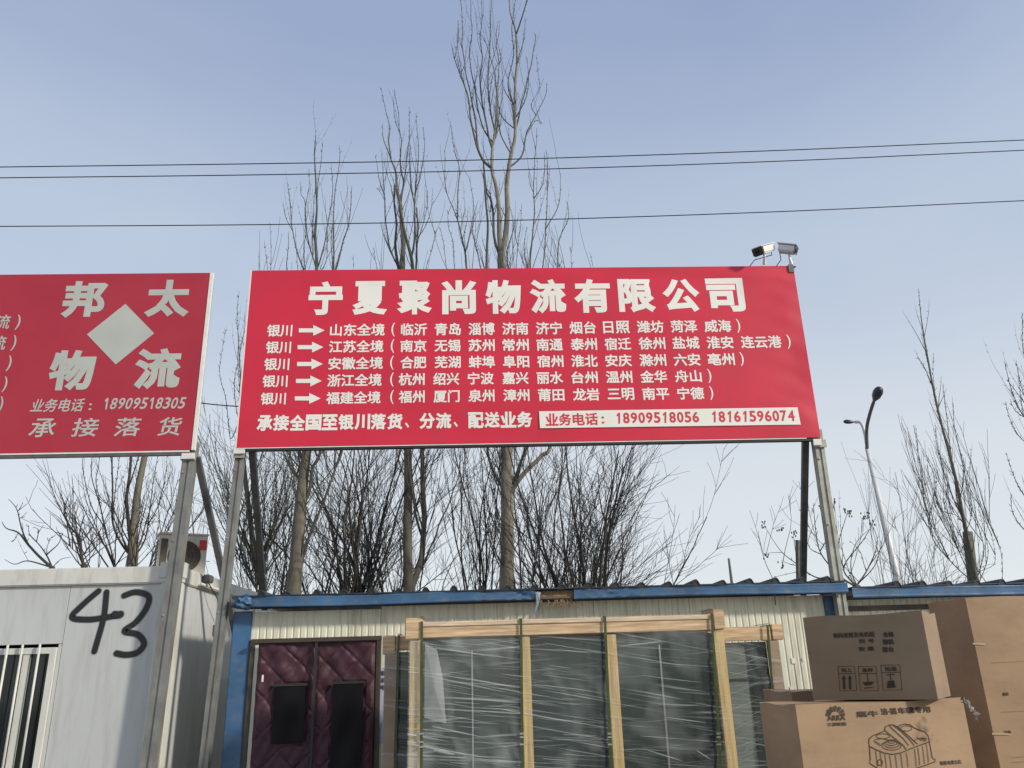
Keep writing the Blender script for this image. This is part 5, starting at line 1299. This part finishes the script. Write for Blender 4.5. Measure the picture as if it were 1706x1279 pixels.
T.done((P(1632, 1007, 19).x, 19, 0), 'bare poplar leaning left beyond the right cabin, behind the blunt grey post', 'bark', 'twig_g', 'poplar_tree')

T = Tree(18, 9)
T.limb([(1800, 1010), (1790, 900), (1775, 750), (1750, 600), (1735, 450)], .13, .03, trunk=True, ground=True, twigs=0)
for pts, r0, r1 in [([(1620, 420), (1530, 330), (1454, 290), (1400, 160), (1345, 5)], .03, .005), ([(1600, 560), (1500, 460), (1430, 400), (1380, 300), (1352, 215)], .022, .005), ([(1680, 900), (1500, 760), (1440, 690), (1405, 610), (1365, 478)], .028, .005),
                    ([(1700, 1000), (1520, 920), (1440, 860), (1395, 780), (1385, 690)], .024, .005), ([(1600, 400), (1500, 250), (1440, 130), (1405, 0)], .02, .004), ([(1500, 330), (1440, 200), (1370, 100)], .014, .004), ([(1560, 300), (1490, 100), (1450, -60), (1440, -250)], .02, .004),
                    ([(1454, 290), (1430, 200), (1420, 90)], .012, .004), ([(1454, 300), (1410, 260), (1385, 200)], .01, .004)]:
    T.limb(ZR(pts), r0, r1, twigs=2.2)
T.done((P(1800, 1010, 18).x, 18, 0), 'bare poplar at the right edge, only its knobbly branches reaching into the photo', 'bark', 'twig', 'poplar_tree')

T = Tree(15, 10); b = P(1425, 990, 15)
T.limb(ZR([(590, 1260), (590, 1200), (585, 1170)]), .08, .06, trunk=True, ground=True, twigs=0)
for pts, r0, r1 in [([(585, 1180), (500, 1130), (400, 1010), (372, 880), (368, 740)], .030, .005), ([(500, 1130), (380, 1130), (280, 1060), (190, 985), (108, 850)], .022, .004), ([(280, 1060), (260, 960), (255, 890)], .010, .004), ([(290, 1060), (230, 1060), (185, 1040)], .009, .004),
                    ([(585, 1180), (515, 1080), (620, 930), (690, 810)], .024, .005), ([(520, 1080), (490, 950), (530, 780)], .018, .005), ([(600, 1150), (640, 1080), (690, 940), (655, 830)], .022, .004), ([(400, 1000), (440, 880), (470, 740)], .014, .004),
                    ([(405, 1020), (340, 950), (380, 800)], .012, .004), ([(585, 1170), (560, 1050), (580, 950), (645, 880)], .016, .004), ([(500, 960), (450, 900), (395, 770)], .012, .004), ([(600, 1170), (680, 1060), (715, 900)], .016, .004), ([(200, 990), (150, 1000), (105, 1005)], .008, .004),
                    ([(320, 1100), (230, 1110), (145, 1130)], .008, .004), ([(640, 1090), (600, 1000), (540, 940)], .010, .004)]:
    T.limb(ZR(pts), r0, r1, .6, twigs=.6)
T.sprout(9, 2.0, 4.0, .8, 1.6, .010, .6, .1, up=.05, wig=.10, ang=.55)
for (x_, y_) in ((105, 850), (188, 872), (258, 900), (115, 1015), (530, 780), (545, 795), (625, 805), (660, 838), (640, 800), (395, 760), (185, 1060), (455, 730)):   # dry seed clusters
    c = P(1240+x_/3.12, 600+y_/3.12, 15)
    for k in range(7): d = Vector((random.uniform(-1, 1), random.uniform(-1, 1), random.uniform(-1, 1)))*.06; T.sm.tube([c+d, c+d+Vector((0, 0, -.035))], [.014, .009], 4)
T.done((b.x, 15, 0), 'spreading bare tree with dry seed clusters behind the right legs of the big board', 'twig_g', 'twig_g', 'bare_tree')
clump(20, 31, 1520, 8, 5.6, .22, 'pale thin bare shrub between the street lamp and the right poplar', 'twig_g', 5, 2, .035, .0, .08)
clump(21, 32, 1480, 5, 6.2, .12, 'wispy upright bare shrub at the foot of the street lamp', 'twig_g', 4, 1, .03, .02, .04, ang=.3)
print('tris', sum(sum(len(p.vertices)-2 for p in o.data.polygons) for o in sc.objects if o.type == 'MESH'))
